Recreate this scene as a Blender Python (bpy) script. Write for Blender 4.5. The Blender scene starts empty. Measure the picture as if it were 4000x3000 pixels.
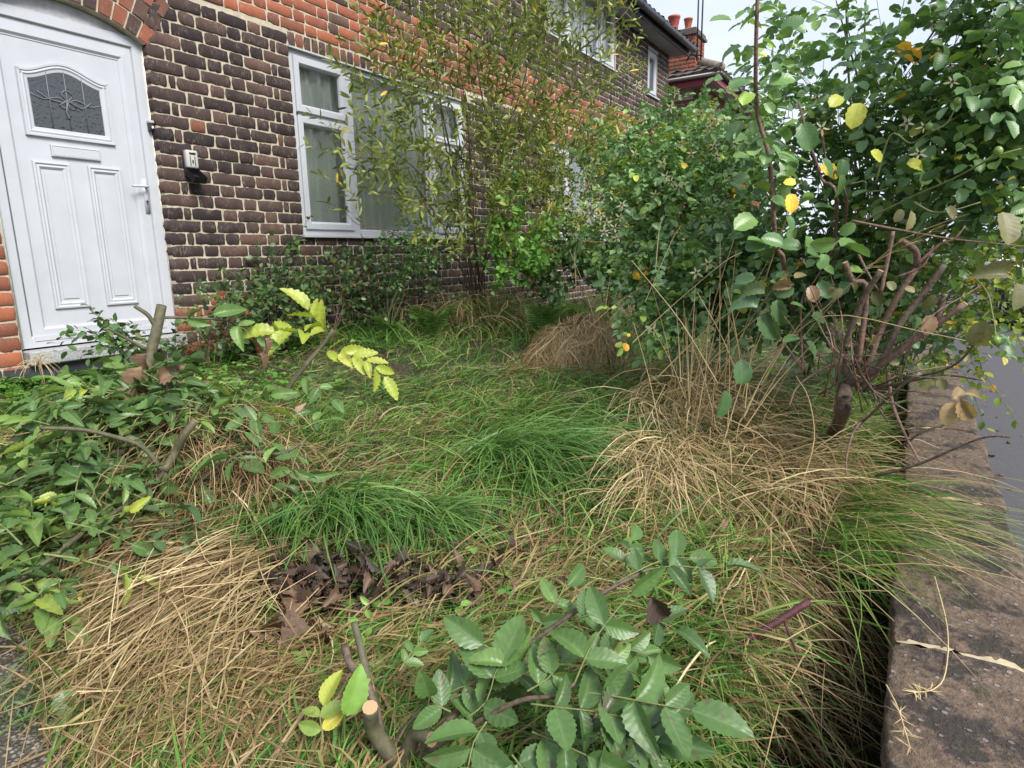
import bpy, bmesh, math
import numpy as np
from mathutils import Matrix, Vector
rng = np.random.default_rng(7)
PI = math.pi
# ------------------------------------------------------------------ camera
CP = np.array([-3.5397, -4.1625, -0.1908])
FPX, YAW, PITCH, ROLL = 2486.5, 1.00803, 0.2000, -0.020714
def _basis():
    cy, sy, cp, sp = math.cos(YAW), math.sin(YAW), math.cos(PITCH), math.sin(PITCH)
    f = np.array([sy*cp, cy*cp, -sp]); r = np.array([cy, -sy, 0.]); u = np.cross(r, f)
    cr, sr = math.cos(ROLL), math.sin(ROLL)
    return cr*r+sr*u, -sr*r+cr*u, f
CR, CU, CF = _basis()
sc = bpy.context.scene
COL = sc.collection
cd = bpy.data.cameras.new('camera'); cam = bpy.data.objects.new('camera', cd); COL.objects.link(cam)
cam.matrix_world = Matrix(((CR[0], CU[0], -CF[0], CP[0]), (CR[1], CU[1], -CF[1], CP[1]), (CR[2], CU[2], -CF[2], CP[2]), (0, 0, 0, 1)))
cd.sensor_width = 36; cd.lens = FPX/4000*36; cd.clip_start = 0.05; cd.clip_end = 3000
sc.camera = cam
# ------------------------------------------------------------------ world: bright overcast
w = bpy.data.worlds.new('World'); sc.world = w; w.use_nodes = True
nt = w.node_tree; N = nt.nodes; L = nt.links; N.clear()
out = N.new('ShaderNodeOutputWorld'); bg = N.new('ShaderNodeBackground')
sky = N.new('ShaderNodeTexSky'); sky.sky_type = 'NISHITA'; sky.sun_disc = False
sky.sun_elevation = math.radians(44); sky.sun_rotation = math.radians(200)
sky.air_density = 1.0; sky.dust_density = 2.5; sky.ozone_density = 1.5
tc = N.new('ShaderNodeTexCoord'); mp = N.new('ShaderNodeMapping'); mp.inputs['Scale'].default_value = (1, 1, 2.2)
nz = N.new('ShaderNodeTexNoise'); nz.inputs['Scale'].default_value = 2.6; nz.inputs['Detail'].default_value = 6
cr = N.new('ShaderNodeValToRGB'); cr.color_ramp.elements[0].position = .3; cr.color_ramp.elements[1].position = .7
cr.color_ramp.elements[0].color = (4.3, 4.8, 6.1, 1); cr.color_ramp.elements[1].color = (6.2, 6.5, 7.3, 1)
mx = N.new('ShaderNodeMix'); mx.data_type = 'RGBA'; mx.inputs[0].default_value = .88
L.new(tc.outputs['Generated'], mp.inputs['Vector']); L.new(mp.outputs[0], nz.inputs['Vector']); L.new(nz.outputs[0], cr.inputs[0])
L.new(sky.outputs[0], mx.inputs[6]); L.new(cr.outputs[0], mx.inputs[7]); L.new(mx.outputs[2], bg.inputs[0])
bg.inputs[1].default_value = 0.10; L.new(bg.outputs[0], out.inputs[0])
# ------------------------------------------------------------------ sun (veiled)
sd = bpy.data.lights.new('sun', 'SUN'); so = bpy.data.objects.new('sun', sd); COL.objects.link(so)
sd.energy = 3.0; sd.angle = math.radians(24); sd.color = (1, .96, .9)
# sky rotation 200 deg: the sun stands over the street, slightly left of the house front
saz = math.radians(200); sel = math.radians(44)
sdir = Vector((math.sin(saz)*math.cos(sel), math.cos(saz)*math.cos(sel), math.sin(sel)))
so.rotation_euler = sdir.to_track_quat('Z', 'Y').to_euler(); so.location = (0, -6, 8)
sc.view_settings.view_transform = 'Standard'; sc.view_settings.look = 'None'
sc.view_settings.exposure = 0.93; sc.view_settings.gamma = 1
sc.cycles.max_bounces = 6; sc.cycles.transparent_max_bounces = 12

# ================================================================== helpers
def ray(px, py): return CF+(px-2000)/FPX*CR-(py-1500)/FPX*CU
def P(px, py, d):                       # point seen at that pixel of the photo at a distance of d metres
    v = ray(px, py); return CP+v/np.linalg.norm(v)*d
BUMPS = [(-2.35, -1.95, .15, .45), (-.55, -3.3, .07, .5), (-1.7, -3.45, .05, .35)]
def gz(x, y):
    x = np.asarray(x, float); y = np.asarray(y, float)
    z = -.88+.03*y+.018*np.sin(x*2.3+1)*np.cos(y*2.9)+.010*np.sin(x*5.1)*np.sin(y*6.3+.4)
    for bx, by, a, s in BUMPS: z = z+a*np.exp(-((x-bx)**2+(y-by)**2)/(2*s*s))
    z = z-.36*np.exp(-(np.minimum(y+4.02, 0)/.9)**2)*(1/(1+np.exp((y+3.98)*28)))/(1+np.exp((x+1.75)*7))      # gully between grass and front wall
    return z
def gp(px, py):                         # where the line of sight meets the garden soil
    v = ray(px, py); t = np.linspace(.3, 14, 2500); q = CP+t[:, None]*v
    hit = (q[:, 2] < gz(q[:, 0], q[:, 1])) | (q[:, 1] > -.06); return q[np.argmax(hit)] if hit.any() else q[-1]
def nrm(a): return a/np.maximum(np.linalg.norm(a, axis=-1, keepdims=True), 1e-9)

class GB:
    def __init__(s): s.V = []; s.Q = []; s.T = []; s.tone = []; s.luv = []; s.n = 0
    def add(s, V, Q=None, T=None, tone=0.5, luv=None):
        V = np.asarray(V, float).reshape(-1, 3); n = len(V)
        if Q is not None and len(Q): s.Q.append(np.asarray(Q).reshape(-1, 4)+s.n)
        if T is not None and len(T): s.T.append(np.asarray(T).reshape(-1, 3)+s.n)
        s.V.append(V); s.tone.append(np.broadcast_to(np.asarray(tone, float), (n,)))
        s.luv.append(np.zeros((n, 3)) if luv is None else np.asarray(luv, float).reshape(-1, 3)); s.n += n
    def inst(s, tpl, M, pos, tone):     # many copies of a template (V,Q,T,luv)
        V, Q, T, luv = tpl; K = len(V); n = len(pos)
        if n == 0: return
        W = np.einsum('nij,kj->nki', M, V)+pos[:, None, :]
        off = (np.arange(n)*K)[:, None, None]
        s.add(W.reshape(-1, 3), (Q[None]+off).reshape(-1, 4) if len(Q) else None, (T[None]+off).reshape(-1, 3) if len(T) else None,
              np.repeat(tone, K), np.tile(luv, (n, 1)))
    def build(s, name, mat, parent=None, smooth=True):
        me = bpy.data.meshes.new(name)
        V = np.concatenate(s.V); Q = np.concatenate(s.Q) if s.Q else np.zeros((0, 4), int); T = np.concatenate(s.T) if s.T else np.zeros((0, 3), int)
        q = parent
        while q is not None: V = V-np.array(q.location); q = q.parent
        me.vertices.add(len(V)); me.vertices.foreach_set('co', V.astype(np.float32).ravel())
        lp = np.concatenate([Q.ravel(), T.ravel()]); me.loops.add(len(lp)); me.loops.foreach_set('vertex_index', lp.astype(np.int32))
        nq, ntr = len(Q), len(T); me.polygons.add(nq+ntr)
        ls = np.concatenate([np.arange(nq)*4, nq*4+np.arange(ntr)*3]); me.polygons.foreach_set('loop_start', ls.astype(np.int32))
        me.polygons.foreach_set('loop_total', np.concatenate([np.full(nq, 4), np.full(ntr, 3)]).astype(np.int32))
        me.polygons.foreach_set('use_smooth', np.full(nq+ntr, smooth, bool))
        a = me.attributes.new('tone', 'FLOAT', 'POINT'); a.data.foreach_set('value', np.concatenate(s.tone).astype(np.float32))
        a = me.attributes.new('luv', 'FLOAT_VECTOR', 'POINT'); a.data.foreach_set('vector', np.concatenate(s.luv).astype(np.float32).ravel())
        me.update(calc_edges=True); me.materials.append(mat)
        o = bpy.data.objects.new(name, me); COL.objects.link(o)
        if parent is not None: o.parent = parent
        return o
    def box(s, x0, x1, y0, y1, z0, z1, tone=.5):
        V = [(x, y, z) for x in (x0, x1) for y in (y0, y1) for z in (z0, z1)]
        s.add(V, [(0, 1, 3, 2), (4, 6, 7, 5), (0, 4, 5, 1), (2, 3, 7, 6), (0, 2, 6, 4), (1, 5, 7, 3)], tone=tone)
    def tube(s, pts, rad, sides=6, tone=.5, sub=3, cap=True):
        pts = np.asarray(pts, float); rad = np.asarray(rad, float)
        if rad.ndim == 0: rad = np.full(len(pts), float(rad))
        if len(pts) > 2 and sub > 1: pts, rad = catmull(pts, rad, sub)
        d = np.gradient(pts, axis=0); d = nrm(d)
        a = np.array([0, 0, 1.]) if abs(d[0, 2]) < .9 else np.array([1., 0, 0])
        u = nrm(np.cross(d, a)); v = np.cross(d, u)
        th = np.arange(sides)/sides*2*PI
        V = pts[:, None]+rad[:, None, None]*(np.cos(th)[None, :, None]*u[:, None]+np.sin(th)[None, :, None]*v[:, None])
        n = len(pts); i = np.arange(n-1)[:, None]*sides; j = np.arange(sides)[None]; j2 = (j+1) % sides
        Q = np.stack([i+j, i+j2, i+sides+j2, i+sides+j], -1).reshape(-1, 4)
        VV = V.reshape(-1, 3); T = []
        al = np.repeat(np.linspace(0, 1, n), sides)
        luv = np.stack([np.tile(th/(2*PI), n), al, np.zeros(n*sides)], 1)
        if cap:
            VV = np.concatenate([VV, pts[-1:], pts[:1]]); c = n*sides; b = (n-1)*sides
            T = [(b+k, b+(k+1) % sides, c) for k in range(sides)]+[((k+1) % sides, k, c+1) for k in range(sides)]
            luv = np.concatenate([luv, [[.5, 1, 0], [.5, 0, 0]]])
        s.add(VV, Q, T, tone, luv)
def catmull(p, r, sub):
    q = np.concatenate([2*p[:1]-p[1:2], p, 2*p[-1:]-p[-2:-1]]); o = []; ro = []
    for i in range(len(p)-1):
        a, b, c, d = q[i:i+4]
        for t in np.arange(sub)/sub:
            o.append(.5*(2*b+(c-a)*t+(2*a-5*b+4*c-d)*t*t+(3*b-a-3*c+d)*t**3)); ro.append(r[i]*(1-t)+r[i+1]*t)
    o.append(p[-1]); ro.append(r[-1]); return np.array(o), np.array(ro)
def empty(name, loc, label, cat, group=None):
    o = bpy.data.objects.new(name, None); o.empty_display_size = .1; COL.objects.link(o); o.location = [float(v) for v in loc]

    return tag(o, label, cat, group)
def tag(o, label, cat, group=None):
    o['label'] = label; o['category'] = cat
    if group: o['group'] = group
    return o
def struct(o, kind='structure'): o['kind'] = kind; return o
# ------------------------------------------------------------------ leaf templates (x across, y along, z up)
def leaf_lo(wd=.5, fold=.10, droop=.12):
    h = wd/2
    V = np.array([(0, 0, 0), (0, .5, -.01), (0, 1, -droop), (-h*.86, .28, fold*h), (-h*.8, .68, fold*h-.03), (h*.86, .28, fold*h), (h*.8, .68, fold*h-.03)])
    return V, np.array([(0, 1, 4, 3), (0, 5, 6, 1)]), np.array([(1, 2, 4), (1, 6, 2)]), np.stack([V[:, 0]/h, V[:, 1], V[:, 0]*0], 1)
def leaf_hi(wd=.45, fold=.22, droop=.22, serr=.02, na=14, nx=3, shape='ovate', ripple=.012, twist=.0):
    y = np.linspace(0, 1, na+1)
    if shape == 'ovate': prof = np.sin(PI*np.clip(y, 0, 1)**.78)**.8*(1-.12*y)
    elif shape == 'round': prof = np.sqrt(np.clip(1-(2*y-1)**2, 0, 1))**.9
    elif shape == 'acum': prof = y**.62*(1-y)**.85; prof = prof/prof.max()
    else: prof = np.sin(PI*y**.9)
    prof = prof*(1+serr*4*((np.arange(na+1) % 2)-.5)); prof[0] = .015; prof[-1] = 0.0
    xs = np.linspace(-1, 1, 2*nx+1)
    X = prof[:, None]*xs[None]*wd/2; Y = np.repeat(y[:, None], len(xs), 1)+np.abs(xs)[None]*.03
    Z = np.abs(X)*fold*2-droop*Y**2+ripple*np.sin(Y*PI*11-np.abs(xs)[None]*2.2)*np.abs(xs)[None]
    X = X+twist*Z
    V = np.stack([X, Y, Z], -1).reshape(-1, 3); m = len(xs)
    i = np.arange(na)[:, None]*m; j = np.arange(m-1)[None]
    Q = np.stack([i+j, i+j+1, i+m+j+1, i+m+j], -1).reshape(-1, 4)
    luv = np.stack([np.repeat(xs[None], na+1, 0), Y, Y*0], -1).reshape(-1, 3)
    return V, Q, np.zeros((0, 3), int), luv
def leaf_mats(d, n, size, roll=None):
    d = nrm(d); x = nrm(np.cross(d, n)); z = np.cross(x, d)
    if roll is not None:
        c, s_ = np.cos(roll)[:, None], np.sin(roll)[:, None]; x, z = c*x+s_*z, -s_*x+c*z
    return np.stack([x, d, z], -1)*np.asarray(size)[:, None, None]
LEAF_LO = leaf_lo(.5); LEAF_NARROW = leaf_lo(.27, .08, .10); LEAF_WIDE = leaf_lo(.72, .16, .14)
LEAF_ASH = leaf_hi(.54, .22, .22, .026, 18, 3, 'acum', .007); LEAF_ASHB = leaf_hi(.50, .38, .5, .03, 18, 3, 'acum', .012, .35); LEAF_ASHC = leaf_hi(.58, .12, -.08, .03, 18, 3, 'acum', .012, -.3); LEAF_ASH2 = leaf_hi(.44, .34, .34, .04, 12, 2, 'acum', .014, .3); LEAF_ASH2B = leaf_hi(.46, .2, -.1, .04, 12, 2, 'acum', .018, -.3)
LEAF_ROSE = leaf_hi(.74, .18, .2, .03, 9, 2, 'round', .004); LEAF_ROSE_S = leaf_hi(.66, .22, .2, .03, 6, 1, 'round', .0)
LEAF_CURL = leaf_hi(.80, .55, .55, .07, 10, 2, 'ovate', .07, twist=.5); LEAF_CURLB = leaf_hi(.75, -.35, -.35, .08, 10, 2, 'ovate', .09, twist=-.5)
# ================================================================== materials
def M(name): m = bpy.data.materials.new(name); m.use_nodes = True; return m, m.node_tree.nodes, m.node_tree.links, m.node_tree.nodes['Principled BSDF']
def ramp(N, cols):
    r = N.new('ShaderNodeValToRGB'); e = r.color_ramp.elements
    while len(e) < len(cols): e.new(.5)
    for i, (p, c) in enumerate(cols): e[i].position = p; e[i].color = (*c, 1)
    return r
def noise(N, L, scale, detail=4, vec=None, rough=.5):
    n = N.new('ShaderNodeTexNoise'); n.inputs['Scale'].default_value = scale; n.inputs['Detail'].default_value = detail; n.inputs['Roughness'].default_value = rough
    if vec is not None: L.new(vec, n.inputs['Vector'])
    return n
def mixc(N, L, fac, a, b, blend='MIX'):
    m = N.new('ShaderNodeMix'); m.data_type = 'RGBA'; m.blend_type = blend
    for k, v in ((0, fac), (6, a), (7, b)):
        if isinstance(v, (int, float)): m.inputs[k].default_value = v
        elif isinstance(v, tuple): m.inputs[k].default_value = (*v, 1)
        else: L.new(v, m.inputs[k])
    return m.outputs[2]
def math_(N, L, op, a, b=None):
    m = N.new('ShaderNodeMath'); m.operation = op
    for k, v in ((0, a), (1, b)):
        if v is None: continue
        if isinstance(v, (int, float)): m.inputs[k].default_value = v
        else: L.new(v, m.inputs[k])
    return m.outputs[0]
def maprange(N, L, v, a, b, c=0, d=1):
    m = N.new('ShaderNodeMapRange'); L.new(v, m.inputs[0])
    for k, x in ((1, a), (2, b), (3, c), (4, d)): m.inputs[k].default_value = x
    return m.outputs[0]
def bump(N, L, h, b, strength=.3, dist=.01):
    n = N.new('ShaderNodeBump'); n.inputs['Strength'].default_value = strength; n.inputs['Distance'].default_value = dist
    L.new(h, n.inputs['Height']); L.new(n.outputs[0], b.inputs['Normal']); return n
def leaf_mat(name, cols, rough=.42, trans=.28, veins=0.0, spots=0.0, spotc=(.06, .035, .02), spec=.5, nscale=60):
    m, N, L, b = M(name)
    at = N.new('ShaderNodeAttribute'); at.attribute_name = 'tone'
    r = ramp(N, cols); L.new(at.outputs['Fac'], r.inputs[0]); c = r.outputs[0]
    g = N.new('ShaderNodeNewGeometry'); n = noise(N, L, nscale, 4, g.outputs['Position'])
    c = mixc(N, L, 1.0, c, mixc(N, L, n.outputs[0], (.72, .72, .72), (1.3, 1.3, 1.3)), 'MULTIPLY')
    if veins:
        lv = N.new('ShaderNodeAttribute'); lv.attribute_name = 'luv'; s = N.new('ShaderNodeSeparateXYZ'); L.new(lv.outputs['Vector'], s.inputs[0])
        ax = math_(N, L, 'ABSOLUTE', s.outputs[0]); mid = maprange(N, L, ax, .02, .13, 1, 0)
        ph = math_(N, L, 'SUBTRACT', math_(N, L, 'MULTIPLY', s.outputs[1], 46.), math_(N, L, 'MULTIPLY', ax, 11.))
        sn = math_(N, L, 'SINE', ph); lat = maprange(N, L, sn, .86, 1, 0, .4)
        vv = math_(N, L, 'MAXIMUM', mid, lat)
        c = mixc(N, L, math_(N, L, 'MULTIPLY', vv, veins), c, (.20, .27, .12))
        h = math_(N, L, 'ADD', math_(N, L, 'MULTIPLY', sn, -.5), math_(N, L, 'MULTIPLY', mid, -1.)); bump(N, L, h, b, .22, .0007)
    if spots:
        n2 = noise(N, L, 34, 3, g.outputs['Position']); f = maprange(N, L, n2.outputs[0], .60, .68, 0, spots); c = mixc(N, L, f, c, spotc)
    L.new(c, b.inputs['Base Color']); b.inputs['Roughness'].default_value = rough; b.inputs['Specular IOR Level'].default_value = spec
    if trans:
        t = N.new('ShaderNodeBsdfTranslucent'); L.new(mixc(N, L, 1.0, c, (1.25, 1.35, .7), 'MULTIPLY'), t.inputs[0])
        ms = N.new('ShaderNodeMixShader'); ms.inputs[0].default_value = trans; L.new(b.outputs[0], ms.inputs[1]); L.new(t.outputs[0], ms.inputs[2])
        L.new(ms.outputs[0], N['Material Output'].inputs[0])
    return m
def plain(name, col, rough=.5, metal=0, bscale=0, bstr=.2, var=0.0, vscale=8, spec=.5, bdist=.004):
    m, N, L, b = M(name); b.inputs['Roughness'].default_value = rough; b.inputs['Metallic'].default_value = metal; b.inputs['Specular IOR Level'].default_value = spec
    g = N.new('ShaderNodeNewGeometry')
    if var:
        n = noise(N, L, vscale, 6, g.outputs['Position'], .6)
        L.new(mixc(N, L, maprange(N, L, n.outputs[0], .3, .7), tuple(max(0, x*(1-var)) for x in col), tuple(x*(1+var) for x in col)), b.inputs['Base Color'])
    else: b.inputs['Base Color'].default_value = (*col, 1)
    if bscale: bump(N, L, noise(N, L, bscale, 5, g.outputs['Position']).outputs[0], b, bstr, bdist)
    return m
# --- brick
def brick_mat():
    m, N, L, b = M('brick'); at = N.new('ShaderNodeAttribute'); at.attribute_name = 'tone'
    r = ramp(N, [(0, (.027, .020, .020)), (.25, (.043, .029, .027)), (.45, (.066, .042, .036)), (.58, (.105, .062, .048)), (.68, (.19, .070, .042)), (.82, (.23, .078, .046)), (1, (.34, .110, .055))])
    g = N.new('ShaderNodeNewGeometry'); n0 = noise(N, L, 9, 5, g.outputs['Position'], .6)
    f = math_(N, L, 'ADD', at.outputs['Fac'], maprange(N, L, n0.outputs[0], .3, .7, -.07, .07)); L.new(f, r.inputs[0])
    mp = N.new('ShaderNodeMapping'); mp.inputs['Scale'].default_value = (150, 150, 34); L.new(g.outputs['Position'], mp.inputs[0])
    st = noise(N, L, 1, 5, mp.outputs[0], .65)
    big = noise(N, L, 13, 3, g.outputs['Position'])
    k = math_(N, L, 'MULTIPLY', maprange(N, L, st.outputs[0], .50, .72), maprange(N, L, big.outputs[0], .45, .62))
    c = mixc(N, L, math_(N, L, 'MULTIPLY', k, .6), r.outputs[0], (.36, .28, .24))
    fine = noise(N, L, 210, 4, g.outputs['Position'], .7)
    c = mixc(N, L, 1.0, c, mixc(N, L, fine.outputs[0], (.5, .5, .5), (1.5, 1.5, 1.5)), 'MULTIPLY')
    L.new(c, b.inputs['Base Color']); b.inputs['Roughness'].default_value = .82; b.inputs['Specular IOR Level'].default_value = .3
    hh = math_(N, L, 'ADD', st.outputs[0], fine.outputs[0]); bump(N, L, hh, b, .55, .004)
    return m
def mortar_mat():
    m, N, L, b = M('mortar'); g = N.new('ShaderNodeNewGeometry'); n = noise(N, L, 14, 6, g.outputs['Position'], .65); f = noise(N, L, 260, 3, g.outputs['Position'])
    c = mixc(N, L, maprange(N, L, n.outputs[0], .3, .7), (.33, .29, .21), (.52, .46, .35))
    c = mixc(N, L, 1., c, mixc(N, L, f.outputs[0], (.7, .7, .7), (1.3, 1.3, 1.3)), 'MULTIPLY')
    L.new(c, b.inputs['Base Color']); b.inputs['Roughness'].default_value = .95; bump(N, L, f.outputs[0], b, .5, .004); return m
BRICK = brick_mat(); MORTAR = mortar_mat()
UPVC = plain('upvc', (.435, .452, .482), .34, var=.06, vscale=5)
UPVC_D = plain('upvc_dirty', (.42, .42, .43), .5, var=.2, vscale=25, bscale=150, bstr=.2)
CAULK = plain('caulk', (.60, .57, .48), .8, var=.25, vscale=30)
BLACKP = plain('black_plastic', (.012, .013, .015), .35)
GUT = plain('gutter_black', (.018, .020, .026), .28, var=.3, vscale=12)
SOFFIT = plain('soffit_board', (.26, .26, .27), .6, var=.1)
GREYP = plain('grey_plastic', (.42, .41, .38), .55, bscale=300, bstr=.15)
CONC = plain('step_concrete', (.33, .34, .34), .85, bscale=90, bstr=.8, var=.35, vscale=90)
BLUEB = plain('blue_brick', (.035, .037, .047), .55, bscale=60, bstr=.4, var=.3, vscale=12)
LEAD = plain('lead_came', (.13, .14, .155), .45)
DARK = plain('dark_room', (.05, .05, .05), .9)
TERRA = plain('terracotta', (.24, .09, .05), .8, bscale=80, bstr=.3, var=.35, vscale=20)
MAROON = plain('maroon_paint', (.19, .025, .028), .4, var=.15)
TILE = plain('roof_tile', (.10, .085, .075), .9, bscale=60, bstr=.5, var=.5, vscale=9)
CHPOT = plain('chimney_pot_clay', (.30, .07, .045), .8, var=.25)
METAL = plain('aerial_metal', (.10, .10, .11), .4, .6)
ASPH = plain('asphalt', (.082, .081, .085), .8, bscale=160, bstr=.9, var=.35, vscale=130, bdist=.006, spec=.3)
ROADM = plain('road_asphalt', (.07, .072, .078), .75, bscale=110, bstr=.7, var=.2, vscale=90)
KERB = plain('kerb_concrete', (.30, .30, .29), .85, bscale=60, bstr=.4, var=.2)
def glass_mat(name='window_glass', tint=(.93, .96, .95), refl=1.0):
    m, N, L, b = M(name); N.remove(b); o = N['Material Output']
    t = N.new('ShaderNodeBsdfTransparent'); t.inputs[0].default_value = (*tint, 1); gl = N.new('ShaderNodeBsdfGlossy'); gl.inputs['Roughness'].default_value = .015
    fr = N.new('ShaderNodeFresnel'); fr.inputs[0].default_value = 1.55; f = math_(N, L, 'MULTIPLY', fr.outputs[0], 1.15*refl)
    f = math_(N, L, 'MINIMUM', f, 1.); ms = N.new('ShaderNodeMixShader'); L.new(f, ms.inputs[0]); L.new(t.outputs[0], ms.inputs[1]); L.new(gl.outputs[0], ms.inputs[2]); L.new(ms.outputs[0], o.inputs[0]); return m
GLASS = glass_mat()
def obscure():
    m, N, L, b = M('obscure_glass'); g = N.new('ShaderNodeNewGeometry'); v = N.new('ShaderNodeTexVoronoi'); v.inputs['Scale'].default_value = 60; L.new(g.outputs['Position'], v.inputs[0])
    n = noise(N, L, 38, 4, g.outputs['Position'])
    b.inputs['Base Color'].default_value = (.035, .042, .045, 1); b.inputs['Roughness'].default_value = .07; b.inputs['Specular IOR Level'].default_value = .9
    bump(N, L, math_(N, L, 'ADD', v.outputs[0], n.outputs[0]), b, .35, .006); return m
OBSC = obscure()
def curtain_mat():
    m, N, L, b = M('net_curtain'); b.inputs['Base Color'].default_value = (.90, .94, .88, 1); b.inputs['Roughness'].default_value = .9
    t = N.new('ShaderNodeBsdfTranslucent'); t.inputs[0].default_value = (.6, .64, .6, 1); ms = N.new('ShaderNodeMixShader'); ms.inputs[0].default_value = .05
    tr = N.new('ShaderNodeBsdfTransparent'); m2 = N.new('ShaderNodeMixShader'); m2.inputs[0].default_value = .06
    L.new(b.outputs[0], ms.inputs[1]); L.new(t.outputs[0], ms.inputs[2]); L.new(ms.outputs[0], m2.inputs[1]); L.new(tr.outputs[0], m2.inputs[2]); L.new(m2.outputs[0], N['Material Output'].inputs[0]); return m
CURT = curtain_mat()
def coping_mat():
    m, N, L, b = M('coping_stone'); g = N.new('ShaderNodeNewGeometry')
    n = noise(N, L, 8, 8, g.outputs['Position'], .72); n2 = noise(N, L, 60, 5, g.outputs['Position'], .7)
    c = mixc(N, L, maprange(N, L, n2.outputs[0], .3, .7), (.060, .042, .028), (.20, .140, .095))
    c = mixc(N, L, maprange(N, L, n.outputs[0], .50, .57, 0, .88), c, (.022, .017, .015))
    v = N.new('ShaderNodeTexVoronoi'); v.inputs['Scale'].default_value = 85; L.new(g.outputs['Position'], v.inputs[0])
    wn = N.new('ShaderNodeSeparateColor'); L.new(v.outputs['Color'], wn.inputs[0])
    peb = math_(N, L, 'MULTIPLY', maprange(N, L, v.outputs['Distance'], .30, .38, 1, 0), maprange(N, L, wn.outputs[0], .78, .9))
    c = mixc(N, L, math_(N, L, 'MULTIPLY', peb, .42), c, (.42, .36, .32))
    mo = noise(N, L, 16, 6, g.outputs['Position'], .7); c = mixc(N, L, maprange(N, L, mo.outputs[0], .60, .70, 0, .5), c, (.05, .06, .02))
    L.new(c, b.inputs['Base Color']); b.inputs['Roughness'].default_value = .85
    bump(N, L, math_(N, L, 'ADD', math_(N, L, 'MULTIPLY', peb, .5), math_(N, L, 'MULTIPLY', n2.outputs[0], 1.6)), b, .9, .008); return m
COPE = coping_mat()
def pebble_mat():
    m, N, L, b = M('pebble_path'); g = N.new('ShaderNodeNewGeometry'); v = N.new('ShaderNodeTexVoronoi'); v.inputs['Scale'].default_value = 125; L.new(g.outputs['Position'], v.inputs[0])
    s = N.new('ShaderNodeSeparateColor'); L.new(v.outputs['Color'], s.inputs[0]); r = ramp(N, [(0, (.10, .085, .075)), (.5, (.22, .19, .17)), (1, (.46, .42, .39))]); L.new(s.outputs[0], r.inputs[0])
    e = maprange(N, L, v.outputs['Distance'], .35, .6, 1, 0); c = mixc(N, L, e, (.075, .065, .055), r.outputs[0])
    n = noise(N, L, 5, 5, g.outputs['Position'], .6); c = mixc(N, L, maprange(N, L, n.outputs[0], .5, .7, 0, .6), c, (.06, .06, .035))
    L.new(c, b.inputs['Base Color']); b.inputs['Roughness'].default_value = .55; bump(N, L, e, b, .8, .004); return m
PEB = pebble_mat()
def soil_mat():
    m, N, L, b = M('soil'); g = N.new('ShaderNodeNewGeometry'); n = noise(N, L, 18, 8, g.outputs['Position'], .7); n2 = noise(N, L, 2.2, 5, g.outputs['Position'])
    c = mixc(N, L, maprange(N, L, n.outputs[0], .35, .65), (.022, .016, .010), (.075, .052, .030)); c = mixc(N, L, maprange(N, L, n2.outputs[0], .4, .6, 0, .6), c, (.035, .045, .014))
    L.new(c, b.inputs['Base Color']); b.inputs['Roughness'].default_value = .95; bump(N, L, n.outputs[0], b, .8, .02); return m
SOIL = soil_mat()
def bark_mat(name, a, b2, cutc=(.42, .26, .14), sc_=60):
    m, N, L, b = M(name); g = N.new('ShaderNodeNewGeometry'); n = noise(N, L, sc_, 6, g.outputs['Position'], .65)
    at = N.new('ShaderNodeAttribute'); at.attribute_name = 'tone'
    c = mixc(N, L, maprange(N, L, n.outputs[0], .3, .7), a, b2)
    c = mixc(N, L, maprange(N, L, at.outputs['Fac'], .90, .92), c, cutc)
    L.new(c, b.inputs['Base Color']); b.inputs['Roughness'].default_value = .7; bump(N, L, n.outputs[0], b, .5, .003); return m
BARK_G = bark_mat('bark_green', (.055, .052, .028), (.13, .12, .065))
BARK_B = bark_mat('bark_brown', (.035, .025, .018), (.17, .125, .085), sc_=90)
BARK_R = bark_mat('bark_red_cane', (.065, .036, .030), (.27, .165, .120), sc_=110)
BARK_P = bark_mat('bark_purple', (.045, .010, .016), (.10, .025, .035))
CANE_G = bark_mat('cane_green', (.05, .085, .018), (.12, .16, .05))
RACH = bark_mat('leaf_stalk', (.10, .13, .04), (.20, .22, .08))
STRAWM = leaf_mat('straw', [(0, (.13, .082, .038)), (.4, (.27, .190, .092)), (.75, (.45, .34, .175)), (1, (.64, .52, .30))], .6, .15, spec=.35)
HAYM = leaf_mat('hay', [(0, (.24, .17, .075)), (.5, (.46, .34, .17)), (1, (.72, .58, .33))], .6, .15, spec=.35)
GRASSM = leaf_mat('grass_blades', [(0, (.045, .120, .020)), (.3, (.095, .215, .034)), (.5, (.185, .310, .062)), (.60, (.24, .26, .07)), (.72, (.26, .175, .080)), (.88, (.38, .27, .13)), (1, (.17, .095, .05))], .48, .25, spec=.4, nscale=25)
TUSSM = leaf_mat('tussock_blades', [(0, (.050, .125, .030)), (.5, (.115, .235, .052)), (.85, (.22, .35, .09)), (.93, (.36, .32, .10)), (1, (.42, .29, .13))], .42, .25, nscale=25)
ASHM = leaf_mat('compound_leaf', [(0, (0.055, 0.110, 0.035)), (.5, (0.101, 0.193, 0.052)), (.8, (0.189, 0.302, 0.069)), (.92, (0.354, 0.404, 0.062)), (1, (0.556, 0.495, 0.069))], .40, .24, veins=.3, spots=.6, spec=.5, spotc=(.10, .075, .045))
YELM = leaf_mat('yellow_leaf', [(0, (0.242, 0.303, 0.038)), (.5, (0.371, 0.446, 0.061)), (1, (0.468, 0.500, 0.092))], .4, .35, veins=.25, spots=.5, spotc=(.22, .14, .04))
BROWNL = leaf_mat('dead_leaf', [(0, (.030, .020, .016)), (.4, (.075, .045, .032)), (.75, (.17, .10, .06)), (1, (.32, .22, .14))], .6, .12, veins=.25)
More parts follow.
